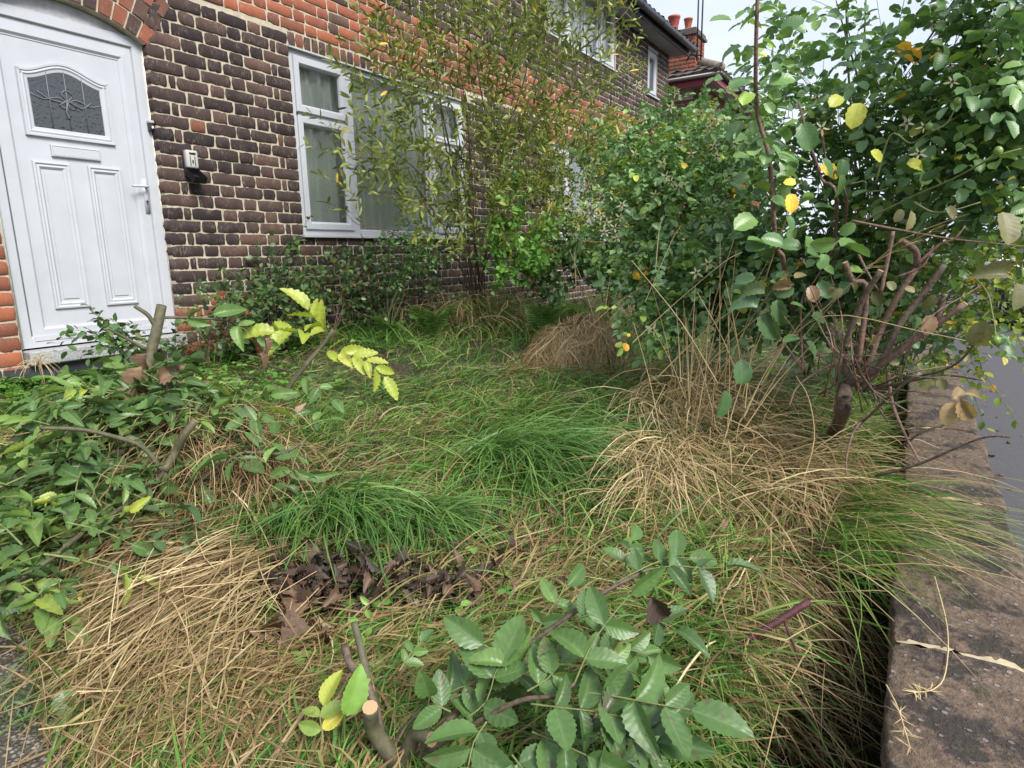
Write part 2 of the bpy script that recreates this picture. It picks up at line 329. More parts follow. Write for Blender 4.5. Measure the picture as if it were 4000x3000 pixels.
WILLM = leaf_mat('slender_leaf', [(0, (0.094, 0.134, 0.032)), (.45, (0.177, 0.229, 0.050)), (.75, (0.295, 0.328, 0.075)), (.93, (0.449, 0.450, 0.106)), (1, (0.755, 0.532, 0.087))], .40, .28)
HEDGM = leaf_mat('oval_leaf', [(0, (0.073, 0.128, 0.029)), (.4, (0.135, 0.224, 0.037)), (.75, (0.269, 0.329, 0.052)), (.93, (0.489, 0.447, 0.065)), (1, (0.855, 0.468, 0.087))], .42, .3)
BRIGM = leaf_mat('bright_leaf', [(0, (0.072, 0.182, 0.033)), (.6, (0.143, 0.312, 0.058)), (.95, (0.247, 0.416, 0.091)), (1, (0.325, 0.260, 0.104))], .42, .3)
ROSEM = leaf_mat('rose_leaf', [(0, (0.075, 0.153, 0.059)), (.4, (0.120, 0.235, 0.081)), (.7, (0.200, 0.335, 0.094)), (.90, (0.314, 0.472, 0.085)), (.96, (0.855, 0.744, 0.102)), (1, (1.199, 0.645, 0.085))], .36, .25, veins=.3, spots=.25)
ROSEB = leaf_mat('blotched_rose_leaf', [(0, (.040, .095, .045)), (.5, (.085, .16, .06)), (.8, (.17, .19, .08)), (1, (.28, .17, .09))], .4, .25, veins=.35, spots=.8, spotc=(.09, .05, .06))
FADEM = leaf_mat('faded_rose_leaf', [(0, (.15, .15, .065)), (.6, (.26, .24, .11)), (1, (.30, .19, .09))], .5, .3, veins=.3, spots=.5, spotc=(.14, .08, .04))
BRAMM = leaf_mat('bramble_leaf', [(0, (0.039, 0.082, 0.031)), (.45, (0.073, 0.152, 0.045)), (.72, (0.129, 0.225, 0.049)), (.80, (0.215, 0.058, 0.035)), (1, (0.365, 0.108, 0.043))], .4, .2, veins=.2)
FERNM = leaf_mat('fern', [(0, (0.070, 0.154, 0.040)), (1, (0.169, 0.306, 0.065))], .5, .3)
WEEDM = leaf_mat('grey_weed', [(0, (.085, .125, .065)), (1, (.18, .23, .13))], .6, .25)
# ================================================================== setting
def grid(name, xs, ys, zf, mat):
    X, Y = np.meshgrid(xs, ys); Z = zf(X, Y); n, m = X.shape; b = GB()
    i = np.arange(n-1)[:, None]*m; j = np.arange(m-1)[None]
    b.add(np.stack([X, Y, Z], -1), np.stack([i+j, i+j+1, i+m+j+1, i+m+j], -1).reshape(-1, 4)); return struct(b.build(name, mat))
Z_PAV = -1.36
grid('ground', np.linspace(-900, 900, 7), np.linspace(-900, 900, 7), lambda x, y: x*0-1.62, SOIL)
grid('garden_soil', np.linspace(-9, 12, 421), np.concatenate([np.linspace(-4.19, -.01, 110)]), gz, SOIL)
grid('path', np.linspace(-4.3, -3.02, 40), np.linspace(-4.18, -.3, 90), lambda x, y: gz(x, y)+.012+.002*np.sin(x*40), PEB)
b = GB(); b.box(-60, 60, -6.3, -4.43, Z_PAV-.3, Z_PAV); struct(b.build('pavement', ASPH, smooth=False))
b = GB()
for i in range(-40, 50): b.box(i*.915+.004, (i+1)*.915-.004, -6.45, -6.303, Z_PAV-.3, Z_PAV+.004)
struct(b.build('kerb', KERB, smooth=False))
b = GB(); b.box(-80, 120, -13.0, -6.453, Z_PAV-.4, Z_PAV-.12); struct(b.build('road', ROADM, smooth=False))
b = GB(); b.box(-80, 120, -15.0, -13.003, Z_PAV-.4, Z_PAV+.0); struct(b.build('far_pavement', ASPH, smooth=False))
# ================================================================== house
H = .082
house = empty('brick_house', (0, 0, -.9), 'dark brown brick terraced house with a red brick band and white front door', 'house')
def bricks_into(gb, rects, tones, y=0.0, corner=None, jit=.0022):
    """rects (n,4) x0,x1,z0,z1"""
    r = np.asarray(rects, float); n = len(r); NX, NZ = 7, 3
    u = np.linspace(0, 1, NX); v = np.linspace(0, 1, NZ); U, Vv = np.meshgrid(u, v)
    X = r[:, 0, None, None]+(r[:, 1]-r[:, 0])[:, None, None]*U; Z = r[:, 2, None, None]+(r[:, 3]-r[:, 2])[:, None, None]*Vv
    edge = np.zeros((NZ, NX), bool); edge[[0, -1]] = True; edge[:, [0, -1]] = True
    X = X+rng.normal(0, jit, X.shape)*edge; Z = Z+rng.normal(0, jit, Z.shape)*edge
    cx, cz = (r[:, 0]+r[:, 1])/2, (r[:, 2]+r[:, 3])/2
    dx = X-cx[:, None, None]; dz = Z-cz[:, None, None]
    cor = (np.abs(U-.5) > .49) & (np.abs(Vv-.5) > .49)
    X = X-dx/np.maximum(np.abs(dx), 1e-6)*.004*cor; Z = Z-dz/np.maximum(np.abs(dz), 1e-6)*.003*cor
    yo = y+rng.normal(0, .0016, n)[:, None, None]
    Xi = X-np.sign(dx)*.003*edge*(np.abs(U-.5) > .45); Zi = Z-np.sign(dz)*.003*edge*(np.abs(Vv-.5) > .45)
    Yf = np.broadcast_to(yo, X.shape)+rng.normal(0, .0007, X.shape)
    F = np.stack([Xi, Yf, Zi], -1).reshape(n, -1, 3)
    per = [(0, i) for i in range(NX)]+[(j, NX-1) for j in range(1, NZ)]+[(NZ-1, i) for i in range(NX-2, -1, -1)]+[(j, 0) for j in range(NZ-2, 0, -1)]
    pi = np.array([j*NX+i for j, i in per]); m = len(pi)
    R1 = np.stack([X, np.broadcast_to(yo+.003, X.shape), Z], -1).reshape(n, -1, 3)[:, pi]
    R2 = R1.copy(); R2[..., 1] = y+.013
    if corner is not None: R2[np.asarray(corner), :, 1] = y+.13
    A = np.concatenate([F, R1, R2], 1); K = A.shape[1]; g0 = NX*NZ
    Q = [(j*NX+i, j*NX+i+1, (j+1)*NX+i+1, (j+1)*NX+i) for j in range(NZ-1) for i in range(NX-1)]
    for k in range(m):
        k2 = (k+1) % m; Q += [(pi[k2], pi[k], g0+k, g0+k2), (g0+k2, g0+k, g0+m+k, g0+m+k2)]
    Q = np.array(Q); off = (np.arange(n)*K)[:, None, None]
    gb.add(A.reshape(-1, 3), (Q[None]+off).reshape(-1, 4), tone=np.repeat(np.asarray(tones), K))
S_, H_, C_ = .232, .116, .056; J = .0095
OPEN = [(-2.02, -1.1, -3, 1.262+.34), (0, 2.25, -.02, 1.39), (4.03, 6.2, .0, 1.22), (4.04, 6.22, 2.5, 3.45), (7.58, 8.08, 2.45, 3.2)]
rects, tones, corner = [], [], []
def seq(x0, x1, pat, loop):
    x = x0; i = 0; o = []
    while x < x1-.02:
        wd = pat[i] if i < len(pat) else loop[(i-len(pat)) % len(loop)]; o.append((x, min(x+wd, x1))); x += wd; i += 1
    return o
def course(z0, z1, k, x0, x1, red):
    blk = sorted([(a, b_) for a, b_, c, d in OPEN if c < (z0+z1)/2 < d])
    spans = []; x = x0
    for a, b_ in blk:
        if a > x: spans.append((x, min(a, x1)))
        x = max(x, b_)
    if x < x1: spans.append((x, x1))
    for a, b_ in spans:
        ev = k % 2 == 0
        if abs(a+1.1) < .01 or abs(a-2.25) < .01 or abs(a-6.2) < .03 or abs(a-8.08) < .01:
            s = seq(a, b_, [S_] if ev else [H_, C_], [H_, S_] if ev else [S_, H_])
        else: s = seq(a, b_, [S_*.5 if not ev else .01], [S_, H_])
        if abs(b_) < .01 and abs(a+1.1) < .01 and ev: s = seq(a, b_, [S_, H_, S_, H_, S_, C_, H_], [S_])
        for u, v in s:
            if v-u < .02: continue
            rects.append((u+(J/2 if u > a+.001 else 0), v-(J/2 if v < b_-.001 else 0), z0+J/2, z1-J/2))
            q = rng.random()
            if red or u < -2.02 or (k < -5 and u < -.75):
                tones.append(rng.uniform(.62, .98) if (q < .85 if red != 2 else q < .45) else rng.uniform(.45, .6))
            else: tones.append(rng.uniform(0, .45) if q < .83 else (rng.uniform(.45, .57) if q < .993 else rng.uniform(.6, .66)))
            corner.append((abs(u+1.1) < .01) and z1 < 1.2)
for k in range(-11, 18): course(k*H, (k+1)*H, k, -5.5, 8.66, k == 17 and False)
ZB = 18*H+.028
for k in range(0, 22):
    z0 = ZB+k*H
    if z0 > 3.3: break
    course(z0, z0+H, k+18, -5.5, 8.66, k < 6)
# red brick patch over the far ground-floor window
for i in range(len(rects)):
    r = rects[i]
    if 3.9 < r[0] < 6.6 and 1.2 < r[2] < 1.6: tones[i] = rng.uniform(.68, .98)
keep = [i for i, r in enumerate(rects) if not (r[0] < 2.25 and r[1] > 0 and 1.38 < r[2] < 1.50)]
rects = [rects[i] for i in keep]; tones = [tones[i] for i in keep]; corner = [corner[i] for i in keep]
n_s = 30
for i in range(n_s):          # soldier course above the window
    a = -.0+i*2.25/n_s; rects.append((a+.004, a+2.25/n_s-.006, 1.397, 1.492)); tones.append(rng.choice([rng.uniform(.3, .55), rng.uniform(.55, .75)])); corner.append(False)
# blue brick plinth courses by the door
gb = GB(); bricks_into(gb, rects, tones, corner=np.array(corner)); wb = gb.build('brick_face', BRICK, house)
# red band stands a little proud
gb = GB()
def mort(a, b_, c, d): gb.box(a, b_, .0065, .24, c, d)
ZT = 3.30
for a, b_, c, d in [(-5.5, -2.02, -1.3, ZT), (-2.02, -1.1, -1.3, -.745), (-2.02, -1.1, 1.30, ZT), (-1.094, 0, -1.3, ZT), (0, 2.25, -1.3, -.02), (0, 2.25, 1.39, ZT), (2.25, 4.03, -1.3, ZT),
                    (4.03, 6.2, -1.3, .0), (4.03, 6.2, 1.22, 2.5), (4.03, 6.2, 3.28, ZT), (6.2, 7.58, -1.3, ZT), (7.58, 8.08, -1.3, 2.45), (7.58, 8.08, 3.2, ZT), (8.08, 8.655, -1.3, ZT)]: mort(a, b_, c, d)
gb.box(8.655-.24, 8.655, .24, 7, -1.3, ZT); gb.build('mortar_wall', MORTAR, house, False)
# segmental brick arch over the door: three rings of headers
gb = GB(); ax0, R0 = -1.56, .879; azc = 1.262-R0
for ring in range(3):
    ri = R0+ring*.112; half = math.asin(.46/R0)+.02; nb = 13+ring
    for i in range(nb):
        t0 = -half+2*half*i/nb; t1 = -half+2*half*(i+1)/nb; g_ = .0065/ri
        a, c = t0+g_, t1-g_; ra, rb = ri+.005, ri+.104
        V = []
        for yy in (-.001, .11):
            for (rr, tt) in ((ra, a), (ra, c), (rb, c), (rb, a)): V.append((ax0+rr*math.sin(tt), yy+rng.normal(0, .001), azc+rr*math.cos(tt)))
        gb.add(V, [(0, 1, 2, 3), (1, 0, 4, 5), (2, 1, 5, 6), (3, 2, 6, 7), (0, 3, 7, 4)], tone=rng.choice([rng.uniform(.35, .6), rng.uniform(.6, .85)]))
gb.build('door_arch', BRICK, house, False)
gb = GB(); th = np.linspace(-math.asin(.46/R0), math.asin(.46/R0), 15)
lo = [(ax0+R0*math.sin(t), .0068, azc+R0*math.cos(t)) for t in th]; hi = [(ax0+R0*math.sin(t), .0068, 1.31) for t in th]
gb.add(np.array(lo+hi), [(i, i+1, i+16, i+15) for i in range(14)])
lo2 = [(x, .1, z) for x, y, z in lo]; gb.add(np.array(lo+lo2), [(i+1, i, i+15, i+16) for i in range(14)]); gb.build('arch_mortar', MORTAR, house, False)
# plinth and step
gb = GB()
for k, z0 in ((0, -.83), (1, -.912)):
    x = -2.02-.12*k-3.3
    while x < -1.1:
        x1 = x+.228; gb.box(x+.005, min(x1, -1.1)-.005, -.004, .02, z0+.006, z0+.076); x = x1
gb.build('plinth', BLUEB, house, False)
gb = GB(); gb.box(-2.005, -1.09, -.045, .12, -.742, -.666); stp = gb.build('doorstep', CONC, house, False)
md = stp.modifiers.new('b', 'BEVEL'); md.width = .006; md.segments = 2
# ---- outline sweeps
def sweep(gb, pts, prof, tone=.5):
    """closed outline in xz (counter-clockwise), profile of (inward offset, y)"""
    p = np.asarray(pts, float); n = len(p); e = nrm(np.roll(p, -1, 0)-p); e0 = np.roll(e, 1, 0)
    nn = lambda d: np.stack([-d[:, 1], d[:, 0]], 1)
    m = nn(e)+nn(e0); m = m/np.maximum((m*nn(e)).sum(1), .25)[:, None]
    V = np.array([[(q[0], y, q[1]) for q in p+m*o] for o, y in prof]).reshape(-1, 3)
    Q = [(k*n+i, k*n+(i+1) % n, (k+1)*n+(i+1) % n, (k+1)*n+i) for k in range(len(prof)-1) for i in range(n)]
    gb.add(V, Q, tone=tone)
def rectp(x0, x1, z0, z1): return [(x0, z0), (x1, z0), (x1, z1), (x0, z1)]
# ---- front door
door = GB(); FX0, FX1, FZ0, FZ1 = -2.0, -1.10, -.655, 1.16
fr = GB(); sweep(fr, rectp(FX0, FX1, FZ0, 1.17), [(0, .13), (0, .06), (.055, .06), (.060, .066), (.060, .072), (.066, .085), (.066, .13)]); frame = fr.build('door_frame', UPVC, house, False)
gb = GB(); pts = [(FX0+.01, 1.10)]+[(FX1-.01, 1.10)]+[(ax0+(R0-.004)*math.sin(t), azc+(R0-.004)*math.cos(t)) for t in th[::-1]]
gb.add([(x, .075, z) for x, z in pts]+[(x, .12, z) for x, z in pts], tone=.5)
nP = len(pts); me_fix = [(0, i, i+1) for i in range(1, nP-1)]; gb.T.append(np.array(me_fix)); gb.build('arched_infill', UPVC_D, frame, False)
gb = GB(); gb.tube([(FX1+.002, .058, FZ0), (FX1+.002, .058, 1.13)], .005, 6); gb.build('sealant', CAULK, frame); gb = GB(); gb.tube([(FX0-.006, .04, FZ0), (FX0-.006, .04, 1.13)], .010, 6); gb.build('sealant', CAULK, frame)
gb = GB(); DX0, DX1, DZ0, DZ1 = -1.93, -1.165, -.615, 1.10
LX0, LX1, LZ0 = -1.845, -1.245, -.555
sweep(gb, rectp(DX0, DX1, DZ0, DZ1), [(0, .12), (0, .075), (.058, .072), (.072, .084), (.078, .084), (.078, .092)])
gb.box(DX0+.02, DX1-.02, .088, .13, DZ0+.02, DZ1-.02)
leafp = gb.build('door_leaf', UPVC, house, False)
gb = GB(); ox, zs, hw = -1.562, .873, .238
def arched(hw, z0, zsh, rise, k=1.0):
    o = [(ox-hw, z0), (ox+hw, z0), (ox+hw, zsh)]
    for t in np.linspace(1, -1, 25):
        a = abs(t); f = .5+.5*math.cos(PI*min(1, a/.86)); o.append((ox+hw*.97*t, zsh+rise*f**.75 if a < .86 else zsh))
    o.append((ox-hw, zsh)); return o
sweep(gb, arched(.238, .515, .870, .062), [(0, .0885), (.003, .070), (.014, .070), (.018, .076), (.028, .072), (.036, .078), (.050, .080), (.056, .090)])
for a, b_ in ((-1.792, -1.600), (-1.506, -1.312)):
    sweep(gb, rectp(a, b_, -.448, .384), [(0, .0885), (.003, .074), (.012, .072), (.020, .079), (.030, .076), (.040, .084), (.042, .0885)])
    gb.box(a+.055, b_-.055, .083, .089, -.39, .325)
gb.box(DX0+.002, DX1-.002, .055, .09, DZ0-.004, DZ0+.022)
gb.build('panel_moulding', UPVC, leafp, False)
gb = GB(); ap = arched(.184, .567, .832, .064); n_ = len(ap); gb.add([(x, .082, z) for x, z in ap]+[(ox, .082, .7)], T=[(i, (i+1) % n_, n_) for i in range(n_)]); gb.build('leaded_glass', OBSC, leafp, False)
gb = GB()
for dx in (-.092, 0, .092): gb.tube([(ox+dx, .080, .567), (ox+dx, .080, .835+(.055 if dx == 0 else .038))], .0028, 5)
gb.tube([(ox-.184, .080, .742), (ox-.12, .079, .722), (ox-.05, .079, .742), (ox, .079, .725), (ox+.05, .079, .742), (ox+.12, .079, .718), (ox+.184, .080, .735)], .0034, 5)
gb.tube([(ox-.15, .079, .760), (ox-.10, .078, .728), (ox-.03, .078, .718), (ox+.01, .078, .735), (ox+.07, .078, .70), (ox+.13, .078, .742)], .0034, 5)
gb.tube([(ox-.03, .078, .765), (ox, .078, .788), (ox+.03, .078, .762), (ox, .078, .735), (ox-.03, .078, .765)], .003, 5)
gb.tube([(ox, .078, .73), (ox-.045, .078, .700), (ox-.012, .078, .69), (ox, .078, .73), (ox+.045, .078, .700), (ox+.012, .078, .69), (ox, .078, .73)], .003, 5)
gb.tube([(ox, .078, .72), (ox-.012, .078, .67), (ox, .078, .63)], .005, 5); gb.build('lead_came', LEAD, leafp)
gb = GB(); sweep(gb, rectp(-1.687, -1.424, .415, .479), [(0, .089), (.001, .072), (.006, .070), (.010, .076), (.012, .076)]); gb.box(-1.678, -1.433, .072, .088, .424, .470); gb.build('letterbox', UPVC, leafp, False)
gb = GB(); gb.box(-1.196, -1.168, .066, .080, .120, .330)
gb.tube([(-1.182, .070, .282), (-1.182, .040, .282), (-1.20, .028, .283), (-1.285, .026, .280)], [.009, .009, .008, .007], 8); hd = gb.build('handle', UPVC, leafp)
gb = GB(); gb.tube([(-1.182, .067, .194), (-1.182, .0635, .194)], .009, 10); gb.tube([(-1.182, .067, .183), (-1.182, .0635, .176)], .005, 8); gb.build('keyhole', METAL, hd)
# ---- windows
def window(name, x0, x1, z0, z1, parts, label=None, sill=True, curtain=True, tops=()):
    """parts: list of (xa, xb, za, zb, opening)"""
    gb = GB(); sweep(gb, rectp(x0, x1, z0, z1), [(0, .10), (0, .035), (.006, .028), (.045, .028), (.050, .036), (.050, .10)])
    xs = sorted(set(p[0] for p in parts))[1:]
    for x in xs: gb.box(x-.03, x+.03, .030, .10, z0+.04, z1-.04)
    for p in parts:
        if p[2] > z0+.2: gb.box(p[0]+.02, p[1]-.02, .031, .10, p[2]-.028, p[2]+.028)
    wf = gb.build(name, UPVC, house, False)
    for xa, xb, za, zb, op in parts:
        if op:
            gb = GB(); sweep(gb, rectp(xa, xb, za, zb), [(0, .03), (0, .012), (.004, .008), (.045, .008), (.052, .014), (.062, .030), (.064, .05)]); gb.build('casement', UPVC, wf, False); i_ = .058
        else: i_ = .012; gb = GB(); sweep(gb, rectp(xa, xb, za, zb), [(0, .032), (.010, .040), (.014, .05)]); gb.build('bead', UPVC, wf, False)
        gb = GB(); gb.add([(xa+i_, .046, za+i_), (xb-i_, .046, za+i_), (xb-i_, .046, zb-i_), (xa+i_, .046, zb-i_)], [(0, 1, 2, 3)]); gb.build('pane', GLASS, wf, False)
    if sill:
        gb = GB(); gb.box(x0-.02, x1+.02, -.035, .10, z0-.022, z0+.002); s_ = gb.build('sill', UPVC, wf, False); m_ = s_.modifiers.new('b', 'BEVEL'); m_.width = .004
    gb = GB(); gb.box(x0, x1, -.006, .03, z1-.002, z1+.010); gb.build('head_trim', UPVC_D, wf, False)
    if curtain:
        n = 420; X = np.linspace(x0+.03, x1-.03, n); Yc = .125+.024*np.sin(X*62+1.3*np.sin(X*7))+.010*np.sin(X*23+2*np.sin(X*3.1)); V = []
        for zz in (z0+.02, z1-.02): V += [(x, y, zz) for x, y in zip(X, Yc)]
        gb = GB(); gb.add(V, [(i, i+1, n+i+1, n+i) for i in range(n-1)]); gb.build('net_curtain', CURT, wf)
    return wf
window('window', 0.0, 2.25, .0, 1.385, [(.045, .575, .045, .905, True), (.045, .575, .935, 1.34, True), (.62, 1.62, .045, 1.34, False), (1.68, 2.205, .045, .905, True), (1.68, 2.205, .935, 1.34, True)])
window('window', 4.03, 6.2, .0, 1.22, [(.045+4.03, 4.6, .045, 1.17, True), (4.66, 5.55, .045, 1.17, False), (5.62, 6.15, .045, 1.17, True)])
window('window', 4.05, 6.21, 2.52, 3.42, [(4.09, 4.66, 2.565, 3.38, True), (4.72, 5.12, 2.565, 3.38, False), (5.18, 5.62, 2.565, 3.38, False), (5.68, 6.165, 2.565, 3.38, True)])
window('window', 7.585, 8.075, 2.46, 3.19, [(7.63, 8.03, 2.505, 3.145, True)])
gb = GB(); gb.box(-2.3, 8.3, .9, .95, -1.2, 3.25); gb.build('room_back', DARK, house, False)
# ---- eaves, gutter and roof
gb = GB(); gb.box(-6, 8.80, -.30, .24, 3.305, 3.325); gb.build('soffit', SOFFIT, house, False)
gb = GB(); gb.box(-6, 8.80, -.325, -.301, 3.27, 3.42); gb.build('fascia', BLACKP, house, False)
gb = GB(); th2 = np.linspace(0, PI, 11); V = []
for x in (-6, 8.86):
    V += [(x, -.392-.062*math.cos(t), 3.40-.072*math.sin(t)) for t in th2]+[(x, -.392-.057*math.cos(t), 3.40-.064*math.sin(t)) for t in th2]
Q = [(i, i+1, 23+i, 22+i) for i in range(10)]+[(11+i+1, 11+i, 33+i, 34+i) for i in range(10)]+[(i+1, i, 11+i, 12+i) for i in range(10)]+[(22+i, 23+i, 34+i, 33+i) for i in range(10)]
gb.add(V, Q); gut = gb.build('gutter', GUT, house)
for x in np.arange(-5.5, 9, .9):
    gb = GB(); gb.add([(x+dx, -.392-.067*math.cos(t), 3.40-.078*math.sin(t)) for dx in (-.02, .02) for t in th2], [(i, i+1, 12+i, 11+i) for i in range(10)]); gb.build('gutter_bracket', GUT, gut)
def tiles(name, P0, ex, ey, nx, ny, parent, mat=TILE, tw=.2, tl=.26, lift=.03):
    gb = GB(); P0 = np.array(P0, float); ex = nrm(np.array(ex, float)); ey = nrm(np.array(ey, float)); nn_ = np.cross(ex, ey)
    for j in range(ny):
        for i in range(nx):
            o = P0+ex*((i+(j % 2)*.5)*tw)+ey*(j*tl*.8)+nn_*rng.normal(0, .004)
            c = [(0, 0, lift), (tw*.5, 0, lift+.022), (tw*.97, 0, lift), (tw*.97, tl, 0), (tw*.5, tl, .018), (0, tl, 0), (0, 0, lift-.018), (tw*.97, 0, lift-.018)]
            gb.add([o+ex*a+ey*b_+nn_*c_ for a, b_, c_ in c], [(0, 1, 4, 5), (1, 2, 3, 4), (0, 6, 7, 2)], tone=rng.random())
    return gb.build(name, mat, parent, False)
tiles('roof', (-6.0, -.40, 3.41), (1, 0, 0), (0, 1, .62), 74, 19, house)
gb = GB(); gb.add([(-6, -.36, 3.405), (8.8, -.36, 3.405), (8.8, 4.5, 6.41), (-6, 4.5, 6.41)], [(0, 1, 2, 3)]); gb.add([(8.79, -.36, 3.40), (8.79, 7, 3.40), (8.79, 4.5, 6.40)], T=[(0, 1, 2)]); gb.build('roof_deck', DARK, house, False)
# ================================================================== things fixed to the house front
ks = empty('key_safe', (-.902, 0, .47), 'grey push-button key safe on the brick wall, black cover hanging open', 'key safe')
def bevbox(name, x0, x1, y0, y1, z0, z1, mat, parent, w=.008):
    g = GB(); g.box(x0, x1, y0, y1, z0, z1); o = g.build(name, mat, parent, True); m_ = o.modifiers.new('b', 'BEVEL'); m_.width = w; m_.segments = 3; return o
kb = bevbox('body', -.946, -.862, -.042, -.003, .415, .530, GREYP, ks, .012)
bevbox('back_plate', -.950, -.858, -.010, .004, .36, .52, BLACKP, ks, .004)
gb = GB(); gb.tube([(-.925, -.043, .508), (-.883, -.043, .508)], .006, 8); gb.build('latch', BLACKP, ks)
for r_ in range(6):
    for c_ in (-.921, -.889):
        gb = GB(); gb.tube([(c_, -.040, .486-r_*.0105), (c_, -.0445, .486-r_*.0105)], .0035, 8); gb.build('button', BLACKP, ks)
gb = GB(); gb.box(-.909, -.901, -.046, -.040, .447, .466); gb.build('slider', BLACKP, ks, False)
gb = GB(); A = np.array([(-.948, -.030, .412), (-.860, -.030, .412), (-.860, -.115, .350), (-.948, -.115, .350)])
B_ = A+np.array([0, .028, -.036]); gb.add(np.concatenate([A, B_, A*.94+A.mean(0)*.06+np.array([0, .024, -.030])]), [(4, 5, 6, 7)[::-1], (0, 1, 5, 4), (1, 2, 6, 5), (2, 3, 7, 6), (3, 0, 4, 7), (8, 9, 10, 11), (1, 0, 8, 9), (2, 1, 9, 10), (3, 2, 10, 11), (0, 3, 11, 8)]); gb.build('cover', BLACKP, ks, False)
bell = empty('door_bell', (-1.105, .03, .655), 'small black and grey door bell button fixed at the right edge of the door frame', 'door bell')
bevbox('body', -1.125, -1.098, .022, .058, .628, .672, BLACKP, bell, .004); bevbox('cap', -1.127, -1.096, .020, .058, .673, .690, GREYP, bell, .004)
bevbox('button', -1.117, -1.106, .017, .025, .640, .656, plain('bell_white', (.7, .7, .72), .4), bell, .002)
# terracotta pot
g0 = np.array([-.62, -.22, -.89]); pot = empty('flower_pot', g0, 'weathered ribbed terracotta pot half hidden in weeds right of the doorstep', 'flower pot')
gb = GB(); prof = [(.0, 0), (.062, 0), (.068, .03), (.066, .05), (.074, .08), (.072, .10), (.080, .13), (.078, .15), (.087, .19), (.098, .20), (.100, .235), (.088, .238), (.080, .20), (.0, .18)]
nn_ = 28; V = [(g0[0]+r_*math.cos(a), g0[1]+r_*math.sin(a), g0[2]+z_) for r_, z_ in prof for a in np.arange(nn_)/nn_*2*PI]
gb.add(V, [(k*nn_+i, k*nn_+(i+1) % nn_, (k+1)*nn_+(i+1) % nn_, (k+1)*nn_+i) for k in range(len(prof)-1) for i in range(nn_)]); gb.build('pot', TERRA, pot)
# ================================================================== neighbouring house beyond
nb = empty('neighbour_house', (12, 1, -1), 'red brick neighbouring house with hipped tiled roof and maroon fascia beyond the dark one', 'house')
rects2, tones2 = [], []
gb = GB()
for k in range(52):
    z0 = -.9+k*.086; zs = seq(12.3, 19, [S_] if k % 2 else [H_, C_], [H_, S_] if k % 2 else [S_, H_])
    for u, v in zs:
        if 13.2 < u < 14.8 and 1.9 < z0 < 3.1: continue
        rects2.append((u+.005, v-.005, z0+.005, z0+.081)); tones2.append(rng.uniform(.55, .9))
bricks_into(gb, rects2, tones2, y=.35)
n0 = gb.n; g2 = GB(); rr, tt = [], []
for k in range(52):
    z0 = -.9+k*.086
    for u, v in seq(-7, -.35, [S_] if k % 2 else [H_, C_], [H_, S_] if k % 2 else [S_, H_]): rr.append((u+.005, v-.005, z0+.005, z0+.081)); tt.append(rng.uniform(.55, .9))
bricks_into(g2, rr, tt); V = np.concatenate(g2.V); V2 = np.stack([12.295+V[:, 1], -V[:, 0], V[:, 2]], 1)
gb.add(V2, np.concatenate(g2.Q), tone=np.concatenate(g2.tone)); gb.build('wall', BRICK, nb)
gb = GB(); gb.box(12.305, 19, .362, 7, -.95, 3.55); gb.build('wall_core', MORTAR, nb, False)
wf = GB(); sweep(wf, rectp(13.2, 14.8, 1.95, 3.1), [(0, .42), (0, .36), (.06, .36), (.06, .42)]); wfo = wf.build('window', UPVC, nb, False)
gb = GB(); gb.add([(13.25, .38, 2.0), (14.75, .38, 2.0), (14.75, .38, 3.05), (13.25, .38, 3.05)], [(0, 1, 2, 3)]); gb.build('pane', OBSC, wfo, False)
gb = GB(); gb.box(11.98, 19, .02, .35, 3.52, 3.55); gb.box(11.98, 12.3, .35, 7, 3.52, 3.55); gb.build('soffit', SOFFIT, nb, False)
gb = GB(); gb.box(11.95, 19, -.005, .02, 3.50, 3.66); gb.box(11.95, 11.975, .021, 7, 3.50, 3.66); gb.build('fascia', MAROON, nb, False)
gb = GB(); gb.tube([(19, -.06, 3.67), (11.9, -.06, 3.69)], .055, 10); gb.tube([(11.9, -.06, 3.69), (11.9, 7, 3.69)], .055, 10); ng = gb.build('gutter', plain('gutter_brown', (.06, .045, .045), .35), nb)
hipA = np.array([11.88, -.1, 3.74]); apex = np.array([15.6, 3.4, 5.75])
tg = GB()
def tri_tiles(A, B, C, n=16):
    A, B, C = map(np.array, (A, B, C)); nnv = nrm(np.cross(B-A, C-A)); nnv = nnv if nnv[2] > 0 else -nnv
    for j in range(n):
        t0, t1 = j/n, (j+1.15)/n; a0, b0 = A+(C-A)*t0, B+(C-B)*t0; a1, b1 = A+(C-A)*min(t1, 1), B+(C-B)*min(t1, 1); m = max(2, int(np.linalg.norm(b0-a0)/.24))
        for i in range(m):
            u0, u1 = i/m, (i+.96)/m; k_ = nnv*rng.uniform(.02, .05)
            tg.add([a0+(b0-a0)*u0+k_, a0+(b0-a0)*(u0+u1)/2+k_*1.8, a0+(b0-a0)*u1+k_, a1+(b1-a1)*u1, a1+(b1-a1)*(u0+u1)/2+k_*.6, a1+(b1-a1)*u0, a0+(b0-a0)*u0, a0+(b0-a0)*u1],
                   [(0, 1, 4, 5), (1, 2, 3, 4), (6, 7, 2, 0)], tone=rng.random())
tri_tiles((11.88, 6.9, 3.74), (11.88, -.1, 3.74), (15.6, 3.4, 5.75)); tri_tiles((11.88, -.1, 3.74), (19.3, -.1, 3.74), (15.6, 3.4, 5.75))
rf = tg.build('roof', TILE, nb, False)
gb = GB(); gb.tube([hipA+(0, 0, .05), apex], .10, 8); gb.tube([(11.8, -.12, 3.80), (11.83, -.15, 3.95), (11.78, -.18, 4.0)], .02, 6); gb.build('hip_ridge', plain('ridge_tile', (.20, .16, .125), .9, var=.35), rf)
